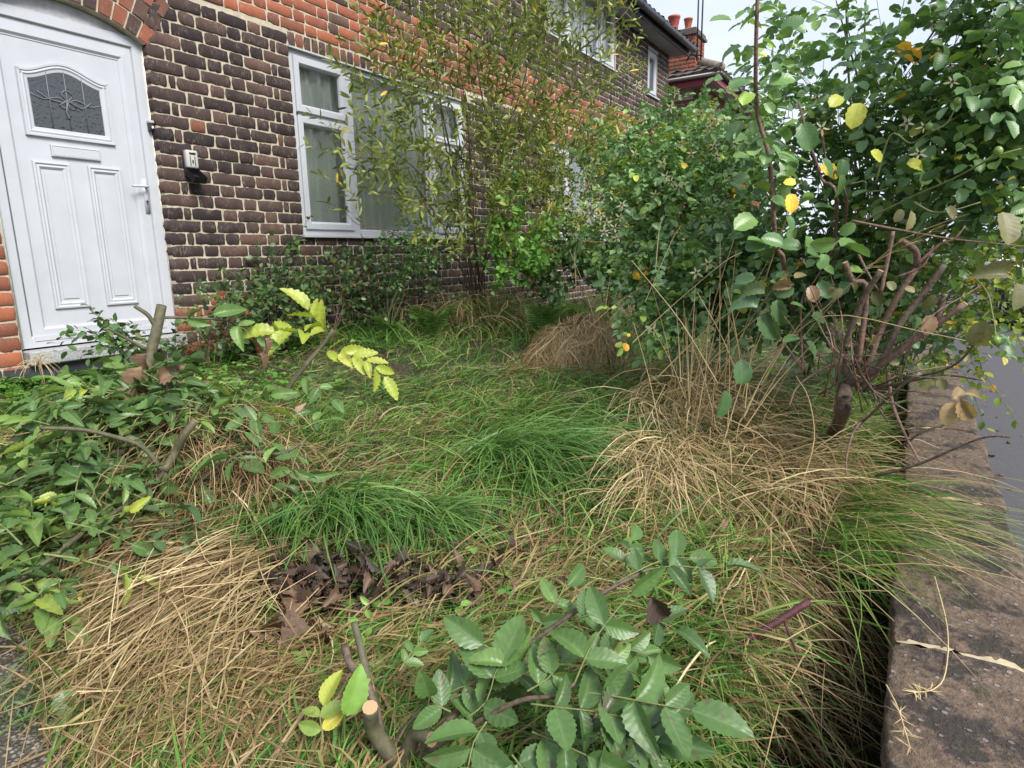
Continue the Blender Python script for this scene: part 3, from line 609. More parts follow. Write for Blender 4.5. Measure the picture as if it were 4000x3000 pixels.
# chimney stack between the two houses
gb = GB(); rr, tt = [], []
for k in range(14):
    z0 = 3.65+k*.085
    for u, v in seq(12.25, 13.0, [S_] if k % 2 else [H_], [S_]): rr.append((u+.005, v-.005, z0+.005, z0+.08)); tt.append(rng.uniform(.6, .9))
bricks_into(gb, rr, tt, y=.62); g2 = GB(); bricks_into(g2, [(a-13.4, b_-13.4, c, d) for a, b_, c, d in rr], tt); V = np.concatenate(g2.V); gb.add(np.stack([12.24+V[:, 1], -V[:, 0]+.2, V[:, 2]], 1), np.concatenate(g2.Q), tone=np.concatenate(g2.tone))
ch = gb.build('chimney', BRICK, nb)
gb = GB(); gb.box(12.255, 13.0, .635, 1.34, 3.3, 4.86); gb.build('stack_core', MORTAR, ch, False)
gb = GB(); gb.box(12.18, 13.06, .57, 1.40, 4.70, 4.76); gb.box(12.22, 13.02, .60, 1.37, 4.76, 4.84); gb.build('flaunching', TILE, ch, False)
for (yy, s_) in ((1.2, 1.), (.86, .72)):
    gb = GB(); pr = [(.10, 0), (.10, .2), (.115, .24), (.13, .36), (.145, .37), (.145, .41), (.10, .41), (.09, .1)]
    V = [(12.45+r_*s_*math.cos(a), yy+r_*s_*math.sin(a), 4.82+z_*s_) for r_, z_ in pr for a in np.arange(16)/16*2*PI]
    gb.add(V, [(k*16+i, k*16+(i+1) % 16, (k+1)*16+(i+1) % 16, (k+1)*16+i) for k in range(7) for i in range(16)]); gb.build('chimney_pot', CHPOT, ch)
ae = empty('television_aerial', (12.1, .62, 4.0), 'twin-pole television aerial strapped to the chimney stack, reaching up out of view', 'aerial')
a0 = P(2722, 235, 15.8); a1 = P(2733, -160, 15.8); b0 = P(2737, 235, 15.7); b1 = P(2752, -160, 15.7)
ae.location = a0; 
gb = GB(); gb.tube([a0, a1], .017, 6); gb.build('pole', METAL, ae); gb = GB(); gb.tube([b0, b1], .017, 6); gb.build('pole', METAL, ae)
gb = GB(); gb.tube([P(2680, 240, 15.9), P(2720, 175, 15.8)], .02, 6); gb.tube([P(2690, 195, 15.9), P(2730, 230, 15.8)], .02, 6); gb.tube([P(2700, 215, 15.9), P(2745, 215, 15.7)], .02, 6); gb.build('bracket', METAL, ae)
# ================================================================== low front wall
fw = empty('garden_wall', (0, -4.295, -1.36), 'low front garden wall topped with rough mossy brown coping stones beside the pavement', 'wall')
gb = GB(); gb.box(-9, 13, -4.405, -4.205, -1.60, -.925); gb.build('wall_body', MORTAR, fw, False)
gb = GB()
for k in range(5):
    z0 = -1.36+k*.086
    for u, v in seq(-9, 13, [S_*.5*(k % 2)+.01], [S_]): gb.box(u+.005, v-.005, -4.41, -4.2, z0+.005, z0+.081, tone=rng.uniform(.3, .8))
gb.build('brickwork', BRICK, fw, False)
xj = -2.36
for i in range(-9, 20):
    x0, x1 = xj+i*.78, xj+(i+1)*.78; dy, dz = rng.normal(0, .004), rng.normal(0, .004); nxs, ny = 46, 22
    X = np.linspace(x0+.006, x1-.006, nxs); t = np.linspace(0, 1, ny)
    a = np.linspace(-.5*PI-.3, .5*PI+.3, ny); cs = np.sign(np.sin(a))*np.abs(np.sin(a))**.55; cz = np.cos(a)
    Yp = -4.295+cs*.113+dy; Zp = -.862+np.sign(cz)*np.abs(cz)**.45*.018*np.where(cz > 0, 1, 3)+dz
    Yp = np.concatenate([[-4.295-.113+dy], Yp, [-4.295+.113+dy]]); Zp = np.concatenate([[-.93], Zp, [-.93]]); 
    end = np.minimum(np.minimum(X-x0, x1-X)/.02, 1)**.5
    V = np.stack([np.repeat(X[:, None], len(Yp), 1), -4.295+dy+(Yp[None]+4.295-dy)*(.97+.03*end[:, None]), -.93+(Zp[None]+.93)*(.86+.14*end[:, None])], -1)
    V[..., 2] += .0035*np.sin(X[:, None]*19+i)*np.sin(Yp[None]*31)+rng.normal(0, .0013, V.shape[:2]); V[..., 1] += .004*np.sin(X[:, None]*11+i*2.3)+rng.normal(0, .0009, V.shape[:2])
    m = len(Yp); ii = np.arange(nxs-1)[:, None]*m; jj = np.arange(m-1)[None]
    gb = GB(); gb.add(V, np.stack([ii+jj, ii+m+jj, ii+m+jj+1, ii+jj+1], -1).reshape(-1, 4))
    c0 = np.array([[x0+.006, -4.295, -.89], [x1-.006, -4.295, -.89]]); 
    gb.add(np.concatenate([V[0], c0[:1]]), T=[(j, j+1, m) for j in range(m-1)]); gb.add(np.concatenate([V[-1], c0[1:]]), T=[(j+1, j, m) for j in range(m-1)])
    gb.build('coping_stone', COPE, fw)
    gb = GB(); V = [(x1+rng.normal(0, .004)*1+dx, y, -.866+.018*math.sqrt(max(0, 1-((y+4.295)/.113)**2))+rng.normal(0, .002)) for dx in (-.004, .009) for y in np.linspace(-4.40, -4.19, 14)]
    gb.add(V, [(j, j+1, 15+j, 14+j) for j in range(13)]); gb.build('mortar_joint', plain('joint_mortar', (.40, .34, .21), .95, var=.3, vscale=40) if i == -9 else bpy.data.materials['joint_mortar'], fw)
# ================================================================== vegetation helpers
def unit(n): v = rng.normal(size=(n, 3)); return nrm(v)
UP = np.array([0, 0, 1.])
class Multi:                            # each tube becomes an object of its own
    def __init__(s): s.g = []
    def tube(s, *a, **k): g = GB(); g.tube(*a, **k); s.g.append(g)
    def build(s, name, mat, parent): return [g.build(name, mat, parent) for g in s.g]
class Leaves:
    def __init__(s): s.p, s.d, s.n, s.s, s.t = [], [], [], [], []
    def add(s, p, d, n, size, tone):
        p = np.atleast_2d(p); k = len(p); s.p.append(p); s.d.append(np.broadcast_to(d, (k, 3))); s.n.append(np.broadcast_to(n, (k, 3)))
        s.s.append(np.broadcast_to(size, (k,))); s.t.append(np.broadcast_to(tone, (k,)))
    def into(s, gb, tpl, rolljit=.35):
        if not s.p: return
        p, d, n, z, t = [np.concatenate(q) for q in (s.p, s.d, s.n, s.s, s.t)]
        tp = tpl if isinstance(tpl, list) else [tpl]; k = rng.integers(0, len(tp), len(p)); m = leaf_mats(d, n, z, rng.normal(0, rolljit, len(p))); t = np.clip(t, 0, 1)
        for i, q in enumerate(tp): gb.inst(q, m[k == i], p[k == i], t[k == i])
def compound(lv, pos, d, up, size, pairs=2, tone=.5, ang=1.0, gbr=None, leaf=.42, droop=.25):
    """pos,d,up (n,3); size = rachis length (n,)"""
    n = len(pos); d = nrm(d); x = nrm(np.cross(d, up)); u = np.cross(x, d); size = np.broadcast_to(size, (n,)); tone = np.broadcast_to(tone, (n,))
    def at(f): return pos+d*(size*f)[:, None]-UP*(size*droop*f*f)[:, None]
    for i in range(pairs):
        f = .38+.45*i/max(1, pairs-1) if pairs > 1 else .5; base = at(f)
        for sgn in (-1, 1):
            dd = nrm(d*math.cos(ang)+x*sgn*math.sin(ang)+rng.normal(0, .16, (n, 3))-UP*.15)
            lv.add(base, dd, nrm(u+rng.normal(0, .2, (n, 3))), size*leaf*rng.uniform(.8, 1.15, n)*(.82+.2*i/max(1, pairs-1)), tone+rng.normal(0, .05, n))
    lv.add(at(1.), nrm(d-UP*droop*1.5+rng.normal(0, .1, (n, 3))), nrm(u+rng.normal(0, .15, (n, 3))), size*leaf*1.2, tone+rng.normal(0, .05, n))
    if gbr is not None:
        for i in range(n):
            q = np.array([pos[i]+d[i]*size[i]*f-UP*size[i]*droop*f*f for f in (0, .35, .7, 1.)]); gbr.tube(q, [size[i]*.016+.0004, size[i]*.013+.0003, size[i]*.010+.0002, size[i]*.006], 4, rng.random()*.8, 1, False)
def blades(gb, root, head, L, W, e0, e1, curl=0., tone=.5, S=5, ground=True, kink=None, lift=.004):
    n = len(root); B = lambda v: np.broadcast_to(np.asarray(v, float), (n,)).copy(); head, L, W, e0, e1, curl, tone = map(B, (head, L, W, e0, e1, curl, tone))
    P_ = np.zeros((n, S+1, 3)); P_[:, 0] = root; D = np.zeros((n, S, 3))
    for k in range(S):
        t = (k+.5)/S; e = e0+(e1-e0)*t; h = head+curl*t
        if kink is not None: h = h+kink*(t > .5)
        d = np.stack([np.cos(h)*np.cos(e), np.sin(h)*np.cos(e), np.sin(e)], 1); P_[:, k+1] = P_[:, k]+d*(L/S)[:, None]; D[:, k] = d
    if ground:
        g = gz(P_[..., 0], P_[..., 1])+lift+rng.uniform(0, .012, n)[:, None]; low = P_[..., 2] < g; P_[..., 2] = np.where(low, g, P_[..., 2])
    bad = ((P_[..., 0] < -3.05-.13*np.clip((-P_[..., 1]-2.45)/.5, 0, 1.6)) & (P_[..., 1] < -2.15)).any(1) & (rng.random(n) < .88)
    P_, D, W, tone = P_[~bad], D[~bad], W[~bad], tone[~bad]; n = len(P_)
    if n == 0: return P_
    Dm = np.concatenate([D[:, :1], D], 1); side = nrm(np.cross(Dm, UP+rng.normal(0, .5, (n, 1, 3))))
    tt = np.linspace(0, 1, S+1); wp = np.minimum(1, .55+tt*2)*(1-tt**2.2)+.02; wv = (W[:, None]*wp[None]/2)[..., None]*side
    V = np.stack([P_-wv, P_+wv], 2).reshape(n, -1, 3); k = np.arange(S)*2; Q = np.stack([k, k+1, k+3, k+2], -1)
    luv = np.tile(np.stack([np.tile([-1., 1], S+1), np.repeat(tt, 2), np.zeros(2*S+2)], 1), (n, 1))
    gb.add(V.reshape(-1, 3), (Q[None]+(np.arange(n)*(2*S+2))[:, None, None]).reshape(-1, 4), tone=np.repeat(tone, 2*S+2), luv=luv); return P_
def path_px(lst): return np.array([P(a, b_, c) for a, b_, c in lst])
def thorns(gb, pts, n, size=.006):
    pts, _ = catmull(np.asarray(pts), np.zeros(len(pts)), 5); 
    for i in rng.integers(0, len(pts)-1, n):
        p = pts[i]; d = nrm(pts[i+1]-pts[i]); o = unit(1)[0]; o = nrm(o-d*(o@d)); a = p+d*size*.5; b_ = p-d*size*.5; q = nrm(np.cross(d, o))*size*.3
        gb.add([a, b_, p+q, p+o*size*1.7-d*size*.4], T=[(0, 2, 3), (2, 1, 3), (1, 0, 3)], tone=.92)
def cutcap(gb, p, d, r):               # pale sawn end
    d = nrm(np.array(d)); a = nrm(np.cross(d, UP+.01)); b_ = np.cross(d, a); th = np.arange(10)/10*2*PI; e = p+d*r*.12
    gb.add([e]+[e+(a*math.cos(t)+b_*math.sin(t))*r*1.01 for t in th], T=[(0, i+1, (i+1) % 10+1) for i in range(10)], tone=1.)
def stem(name, lst, r0, r1, mat, parent, cut=False, sides=9, th_=0, tsize=.006, raw=False):
    pts = np.asarray(lst, float) if raw else path_px(lst); gb = GB(); rr = np.linspace(r0, r1, len(pts))
    pts = pts+rng.normal(0, r0*.45, pts.shape)*(np.arange(len(pts)) > 0)[:, None]*(np.arange(len(pts)) < len(pts)-1)[:, None]
    gb.tube(pts, rr, sides, rng.uniform(.1, .8), 5); 
    if th_: thorns(gb, pts, th_, tsize)
    if cut: cutcap(gb, pts[-1], pts[-1]-pts[-2], r1)
    return gb.build(name, mat, parent)
def inhull(n, c, r): v = unit(n)*rng.uniform(0, 1, (n, 1))**.45; return np.asarray(c)+v*np.asarray(r)
# ================================================================== grass (nobody could count the blades)
HT = math.atan2(-.53, -.85)             # heading towards the camera
GX, GY = [], []
LC1, LC2 = gp(1270, 2400)[:2], gp(1700, 2390)[:2]   # bare spots where dead leaves have drifted
def scatter(n, dens):
    """roots seen by the camera or close by; density falls with distance"""
    k = n*6; px = rng.uniform(-500, 4300, k); py = rng.uniform(1120, 3600, k); o = []
    V = CF[None]+((px-2000)/FPX)[:, None]*CR-((py-1500)/FPX)[:, None]*CU
    t = (-.93-CP[2])/V[:, 2]; ok = (t > 0); Q = CP+V*t[:, None]
    ok &= (Q[:, 0] > -5) & (Q[:, 0] < 8.6) & (Q[:, 1] < -.03) & (Q[:, 1] > -4.17); ok &= ~((Q[:, 0] < -3.0-.13*np.clip((-Q[:, 1]-2.45)/.5, 0, 1.6)) & (Q[:, 1] < -.6)); ok &= ~((((Q[:, :2]-LC1)/[.15, .11])**2).sum(1) < 1) & ~((((Q[:, :2]-LC2)/[.14, .08])**2).sum(1) < 1); ok &= ~((Q[:, 0] < -1.75) & (Q[:, 1] < -3.93) & (rng.random(k) < .93))
    Q = Q[ok][:n]; Q[:, :2] += rng.normal(0, .03, (len(Q), 2)); Q[:, 1] = np.clip(Q[:, 1], -4.165, -.03); Q[:, 2] = gz(Q[:, 0], Q[:, 1]); return Q
def nf(x, y, s, o=0): return np.sin(x*s+1.7*np.sin(y*s*.8+o)+o)*np.cos(y*s*1.1+1.3*np.sin(x*s*.7+o*2))
DRY = [(2000, 1560, .22, .75), (1600, 1690, .16, .8), (1250, 1450, .25, .5), (1500, 1900, .12, .6), (2150, 2280, .16, 1.1), (1850, 2350, .14, .9), (2700, 1750, .20, 1.1), (2850, 1650, .22, .9),
       (2500, 1500, .18, .9), (3150, 2150, .14, .9), (2950, 2350, .14, .9), (3050, 2750, .14, .9), (200, 1750, .35, .9), (100, 2000, .3, .9), (850, 2100, .28, 1.1), (700, 2450, .24, .75), (600, 2800, .2, .6), (950, 2750, .2, .5), (1900, 1250, .35, .9), (2300, 1480, .2, .9), (2450, 2120, .12, .8), (1700, 1330, .3, .7), (2350, 1150, .5, .5)]
DRYW = [(gp(a, b_)[:2], r, k) for a, b_, r, k in DRY]
def dryness(q):
    v = np.zeros(len(q))
    for c, r, k in DRYW: v += k*np.exp(-((q[:, :2]-c)**2).sum(1)/(2*r*r))
    return np.clip(v, 0, 1.1)
Q = scatter(56000, 0); n = len(Q); dist = np.linalg.norm(Q-CP, axis=1); dr = dryness(Q)
isdry = rng.random(n) < .12+.45*dr
hd_ = HT+PI/2+1.6*nf(Q[:, 0], Q[:, 1], 3.1)+rng.normal(0, .75, n)
tone = np.where(isdry, rng.uniform(.62, 1., n), np.clip(rng.normal(.27, .17, n)+.15*nf(Q[:, 0], Q[:, 1], 4.3, 2), 0, .58))
Q[:, 2] += rng.uniform(-.01, .045, n)
gb = GB(); Lb = rng.uniform(.05, .17, n)*(1+.25*isdry); Wb = rng.uniform(.0024, .0062, n)*(1+.10*np.clip(dist-2.5, 0, 4))
blades(gb, Q, hd_, Lb, Wb, rng.uniform(.15, 1.15, n), rng.uniform(-.9, .25, n), rng.normal(0, .7, n), tone, S=5, kink=np.where(rng.random(n) < .35, rng.normal(0, .9, n), 0))
# short green undergrass
Q = scatter(24000, 0); n = len(Q); blades(gb, Q, rng.uniform(0, 2*PI, n), rng.uniform(.03, .09, n), rng.uniform(.0015, .003, n)*(1+.12*np.linalg.norm(Q-CP, axis=1)/2), rng.uniform(.6, 1.5, n), rng.uniform(-.2, 1., n), 0, np.where(rng.random(n) < .25+.5*dryness(Q), rng.uniform(.6, 1, n), rng.uniform(0, .5, n)), S=3)
struct(gb.build('grass', GRASSM), 'stuff')
# matted straw and long dry stems lying about
gb = GB(); Q = scatter(34000, 0); dr = dryness(Q); Q = Q[rng.random(len(Q)) < .04+.50*dr]; n = len(Q)
Q[:, 2] += rng.uniform(0, .05, n)
dd = dryness(Q)
blades(gb, Q, HT+rng.normal(0, 1.1, n)+PI*(rng.random(n) < .35), rng.uniform(.08, .32, n), rng.uniform(.0016, .0042, n)*(1+.12*np.clip(np.linalg.norm(Q-CP, axis=1)-2.2, 0, 4)), rng.uniform(-.1, .6, n), rng.uniform(-.7, .1, n), rng.normal(0, .5, n), np.clip(rng.normal(.42, .26, n), 0, 1), S=4, kink=np.where(rng.random(n) < .3, rng.normal(0, 1., n), 0))
# hanging dry face under the left shrub and bottom-left sheaf, flowing towards the camera
def flow(gb, px, py, jx, jy, n, hdir, hj, L0, L1, zl, e0, e1, tn, w0=.0018, w1=.0044, S=6, **k):
    q = np.array([gp(px+rng.normal(0, jx), py+rng.normal(0, jy)) for _ in range(max(8, n//12))]); q = q[rng.integers(0, len(q), n)]+rng.normal(0, .02, (n, 3))*[1, 1, 0]
    q[:, 1] = np.maximum(q[:, 1], -4.16); q[:, 2] = gz(q[:, 0], q[:, 1])+rng.uniform(zl[0], zl[1], n)
    k.setdefault('kink', np.where(rng.random(n) < .4, rng.normal(0, 1.0, n), 0)); return blades(gb, q, HT+hdir+rng.normal(0, hj, n), rng.uniform(L0, L1, n), rng.uniform(w0, w1, n), rng.uniform(e0[0], e0[1], n), rng.uniform(e1[0], e1[1], n), rng.normal(0, .3, n), np.clip(rng.normal(*tn, n), 0, 1), S, **k)
flow(gb, 800, 1800, 150, 80, 1100, .1, .8, .15, .42, (.02, .16), (.0, .9), (-1.4, -.7), (.35, .22))
flow(gb, 1000, 1900, 60, 80, 450, .1, .4, .2, .45, (.02, .12), (.0, .9), (-1.4, -.7), (.35, .22))
flow(gb, 620, 2230, 130, 80, 600, -.1, .5, .15, .35, (.02, .10), (.0, .5), (-.9, -.3), (.38, .25))
flow(gb, 950, 2330, 60, 60, 300, -.6, .35, .25, .5, (.06, .12), (.1, .4), (-.7, -.1), (.55, .25))
flow(gb, 850, 2600, 130, 120, 420, -.5, .4, .18, .4, (.01, .06), (.1, .4), (-.6, -.1), (.45, .25))
flow(gb, 1020, 2330, 70, 70, 420, -.5, .22, .3, .62, (.04, .10), (.0, .4), (-.6, -.1), (.5, .25)); flow(gb, 780, 2560, 130, 90, 600, -.25, .35, .22, .45, (.02, .08), (.0, .5), (-.7, -.1), (.45, .25)); flow(gb, 900, 2850, 160, 80, 500, -.2, .35, .2, .4, (.01, .06), (.0, .5), (-.7, -.1), (.40, .25)); flow(gb, 150, 1850, 160, 80, 300, .2, .9, .1, .3, (.0, .08), (.2, .9), (-.8, -.1), (.5, .25))
# the bleached ridge right of centre and the swag by the wall
flow(gb, 2720, 1640, 90, 90, 1250, -.35, .7, .18, .48, (.04, .20), (.0, .9), (-1.3, -.3), (.60, .25), kink=.5)
flow(gb, 2600, 1900, 90, 80, 600, -.3, .8, .15, .38, (.03, .14), (.0, .7), (-1.3, -.5), (.60, .22))
flow(gb, 2950, 1850, 150, 110, 900, .6, .9, .2, .5, (.02, .16), (.1, .9), (-1., -.2), (.45, .25))
flow(gb, 3180, 2040, 50, 40, 420, -.2, .5, .2, .42, (.05, .14), (.0, .6), (-1.5, -1.0), (.45, .25))
flow(gb, 3030, 2330, 60, 80, 380, .0, .6, .2, .4, (.02, .12), (.0, .6), (-1.3, -.6), (.42, .25))
flow(gb, 2960, 2750, 120, 120, 300, .0, 1.0, .15, .35, (.02, .12), (.0, .9), (-1.3, -.2), (.42, .25))
flow(gb, 1850, 1280, 140, 30, 900, .3, .6, .3, .6, (.05, .35), (.0, .9), (-1.4, -.6), (.45, .2), w0=.003, w1=.005)
flow(gb, 2450, 1250, 150, 40, 700, .0, .7, .3, .6, (.05, .3), (.0, .9), (-1.4, -.6), (.45, .2), w0=.003, w1=.005)
struct(gb.build('dry_grass', STRAWM), 'stuff')
# taller green grass: right bank, along the house, over the coping
gb = GB()
def G_(px, py, jx, jy, n, hdir, hj, L0, L1, e0, e1, tn=(.3, .2), w=(.0032, .0065), zl=(0, .03), **k): flow(gb, px, py, jx, jy, n, hdir, hj, L0, L1, zl, e0, e1, tn, w[0], w[1], **k)
G_(2700, 1700, 140, 120, 700, -.2, 1.2, .15, .4, (.3, 1.2), (-1.2, -.2), w=(.003, .005)); G_(2950, 1700, 200, 80, 1500, 0, 2.0, .15, .38, (.4, 1.3), (-1., .2))
G_(3400, 1500, 100, 60, 500, 0, 2, .15, .4, (.5, 1.4), (-1., .1), w=(.004, .007)); G_(3150, 1950, 120, 100, 1100, .5, 1.6, .15, .36, (.3, 1.2), (-1.1, .0))
G_(2450, 1600, 120, 100, 900, 0, 2., .12, .3, (.5, 1.4), (-.8, .3))
G_(2380, 1320, 200, 60, 900, 0, 2., .15, .4, (.7, 1.5), (-.6, .6), w=(.004, .008))
G_(1500, 1330, 350, 50, 1600, 0, 2., .15, .40, (.6, 1.5), (-1, .6), w=(.004, .008), tn=(.25, .2))
G_(2100, 1260, 200, 40, 900, 0, 2., .15, .35, (.6, 1.5), (-.9, .6), w=(.004, .008))
G_(1800, 1560, 400, 70, 1500, PI/2, 1.2, .12, .28, (.2, 1.0), (-.7, .2))
G_(1950, 1780, 200, 120, 1200, 1., 1.5, .12, .30, (.3, 1.1), (-.8, .2))
G_(2850, 2560, 150, 160, 500, 0, 2., .12, .30, (.3, 1.1), (-.8, .2), tn=(.3, .15))
G_(2650, 2250, 200, 60, 400, 0, 2., .12, .30, (.3, 1.1), (-.8, .2), tn=(.3, .15))
G_(3300, 1750, 60, 60, 500, .9, .6, .2, .4, (.2, .9), (-1., -.1), w=(.003, .005))
G_(1100, 2080, 60, 60, 250, .2, .8, .15, .35, (.3, 1.2), (-1., -.1), tn=(.2, .15))
G_(900, 1700, 200, 60, 700, 0, 2, .08, .22, (.3, 1.2), (-.9, .3))
G_(700, 2600, 300, 200, 900, -.6, .9, .10, .28, (.1, .9), (-.7, .1), tn=(.3, .2), w=(.002, .004)); G_(1500, 2250, 300, 120, 800, .3, 1.3, .08, .2, (.2, 1.), (-.8, .1), tn=(.25, .18), w=(.002, .004)); G_(2250, 2500, 350, 200, 900, .3, 1.6, .08, .2, (.2, 1.), (-.8, .1), tn=(.3, .18), w=(.002, .004))
G_(1300, 2650, 300, 150, 900, 0, 2.5, .05, .12, (.3, 1.2), (-.4, .3), tn=(.3, .15), w=(.0012, .0022))
G_(2100, 2600, 300, 150, 900, 0, 2.5, .06, .14, (.3, 1.2), (-.4, .3), tn=(.3, .15), w=(.0015, .003))
struct(gb.build('grass', GRASSM), 'stuff')
# couch grass arching over the coping stones: a clump of its own
c0 = np.array([-1.75, -4.06, -.90]); ov = empty('grass_clump', c0, 'leafy couch grass clump arching from the bed right over the coping stones', 'grass clump', 'grass clumps')
gb = GB(); n = 520; q = c0+rng.normal(0, 1, (n, 3))*[.16, .03, .02]; blades(gb, q, -PI/2-.55+rng.normal(0, .42, n), rng.uniform(.18, .46, n), rng.uniform(.002, .0045, n), rng.uniform(.2, .8, n), rng.uniform(-.7, .0, n), rng.normal(0, .3, n), np.clip(rng.normal(.34, .16, n), 0, .58), 6, ground=False); gb.build('green_blades', GRASSM, ov)
gb = GB(); n = 260; q = c0+rng.normal(0, 1, (n, 3))*[.16, .03, .02]; blades(gb, q, -PI/2-.6+rng.normal(0, .4, n), rng.uniform(.25, .55, n), rng.uniform(.0015, .003, n), rng.uniform(.25, .7, n), rng.uniform(-.6, -.1, n), rng.normal(0, .3, n), np.clip(rng.normal(.6, .2, n), 0, 1), 6, ground=False); gb.build('dry_blades', STRAWM, ov)
# tussocks
def tussock(px, py, n, label, hdir, spread, L0, L1, hgt=.03, w=(.0034, .0066), rr=.05):
    c = gp(px, py)+[0, 0, hgt]; o = empty('grass_tussock', c, label, 'grass tussock', 'grass tussocks on the lawn'); gb = GB()
    q = c+rng.normal(0, 1, (n, 3))*[rr, rr, .012]; h = HT+hdir+rng.normal(0, spread, n)
    blades(gb, q, h, rng.uniform(L0, L1, n), rng.uniform(*w, n), rng.uniform(.1, 1.05, n), rng.uniform(-.95, -.2, n), rng.normal(0, .25, n), np.clip(rng.beta(2, 3, n)*.95, 0, 1), 7); gb.build('blades', TUSSM, o); return o
tussock(2010, 1830, 820, 'largest bright green grass tussock, combed to the right in the middle of the lawn', .9, .6, .26, .56, .04, rr=.09)
tussock(1300, 2040, 640, 'blue-green grass tussock fanning downhill beside the drooping compound leaves', .5, .6, .2, .40, .04, rr=.07)
tussock(1640, 2080, 420, 'small yellow-based grass tussock between the two larger ones', .55, .8, .16, .34, .03)
tussock(2300, 2040, 220, 'low grass tussock below the largest one, near the bleached straw', .6, .9, .12, .26, .02)
# ================================================================== heap of cut hay
c = (gp(2080, 1440)+gp(2400, 1430))/2; hp = empty('hay_heap', c, 'domed heap of brown cut hay lying on the lawn in front of the hedge', 'hay heap')
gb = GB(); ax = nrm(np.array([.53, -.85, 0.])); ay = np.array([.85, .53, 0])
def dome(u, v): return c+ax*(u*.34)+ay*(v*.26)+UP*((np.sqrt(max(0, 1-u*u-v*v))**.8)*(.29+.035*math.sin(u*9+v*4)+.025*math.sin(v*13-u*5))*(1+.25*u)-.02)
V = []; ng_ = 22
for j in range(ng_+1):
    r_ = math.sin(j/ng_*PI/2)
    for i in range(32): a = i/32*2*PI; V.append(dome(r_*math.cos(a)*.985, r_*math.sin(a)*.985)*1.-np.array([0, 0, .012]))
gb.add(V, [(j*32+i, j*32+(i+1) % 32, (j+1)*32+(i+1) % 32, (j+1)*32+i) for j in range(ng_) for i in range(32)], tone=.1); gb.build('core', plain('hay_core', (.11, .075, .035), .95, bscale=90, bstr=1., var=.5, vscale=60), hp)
gb = GB(); n = 2600; V = []
for _ in range(n):
    a0 = rng.uniform(0, 2*PI); r0 = rng.uniform(0, .5) if rng.random() < .5 else rng.uniform(.2, .9); r1 = min(1.08, r0+rng.uniform(.25, .9)); da = rng.normal(0, .75)-.35*(r1-r0); S = 7; pp = []
    off = rng.uniform(.0, .018); bow = rng.normal(0, .02)
    for k in range(S+1):
        t = k/S; r_ = r0+(r1-r0)*t; a = a0+da*t; rr_ = min(r_, .999); p = dome(rr_*math.cos(a), rr_*math.sin(a)); 
        if r_ > .999: p = p+(ax*math.cos(a)+ay*math.sin(a))*(r_-1)*.3
        pp.append(p+(nrm(p-c)*(off+bow*math.sin(PI*t))))
    pp = np.array(pp); d = nrm(np.gradient(pp, axis=0)); sd_ = nrm(np.cross(d, pp-c+rng.normal(0, .1, 3)))*rng.uniform(.0013, .0028)
    V.append(np.stack([pp-sd_, pp+sd_], 1).reshape(-1, 3))
V = np.array(V); k = np.arange(7)*2; Qd = np.stack([k, k+1, k+3, k+2], -1); gb.add(V.reshape(-1, 3), (Qd[None]+(np.arange(n)*16)[:, None, None]).reshape(-1, 4), tone=np.repeat(np.clip(rng.normal(.58, .24, n), 0, 1), 16))
foot = c-ax*.34-ay*.1; n2 = 420; q = foot+rng.normal(0, .035, (n2, 3))*[2.5, 2.5, .3]; blades(gb, q, rng.normal(math.atan2(-.85, .53), 1.1, n2), rng.uniform(.2, .6, n2), rng.uniform(.002, .004, n2), rng.uniform(.0, .5, n2), rng.uniform(-.4, .1, n2), 0, np.clip(rng.normal(.55, .2, n2), 0, 1), 5)
gb.build('hay', HAYM, hp)
c2 = gp(1930, 1300)+[0, 0, .1]; hq = empty('grass_clump', c2, 'greyish collapsed grass clump bowed over between the window shrub and the hay heap', 'grass clump', 'grass clumps')
gb = GB(); n = 420; q = c2+rng.normal(0, 1, (n, 3))*[.22, .12, .03]+[0, 0, .12]; blades(gb, q, rng.uniform(0, 2*PI, n), rng.uniform(.3, .6, n), rng.uniform(.0025, .0045, n), rng.uniform(.2, 1.3, n), rng.uniform(-1.5, -1., n), rng.normal(0, .3, n), np.clip(rng.normal(.45, .2, n), 0, 1), 6, kink=.6); gb.build('blades', GRASSM, hq)
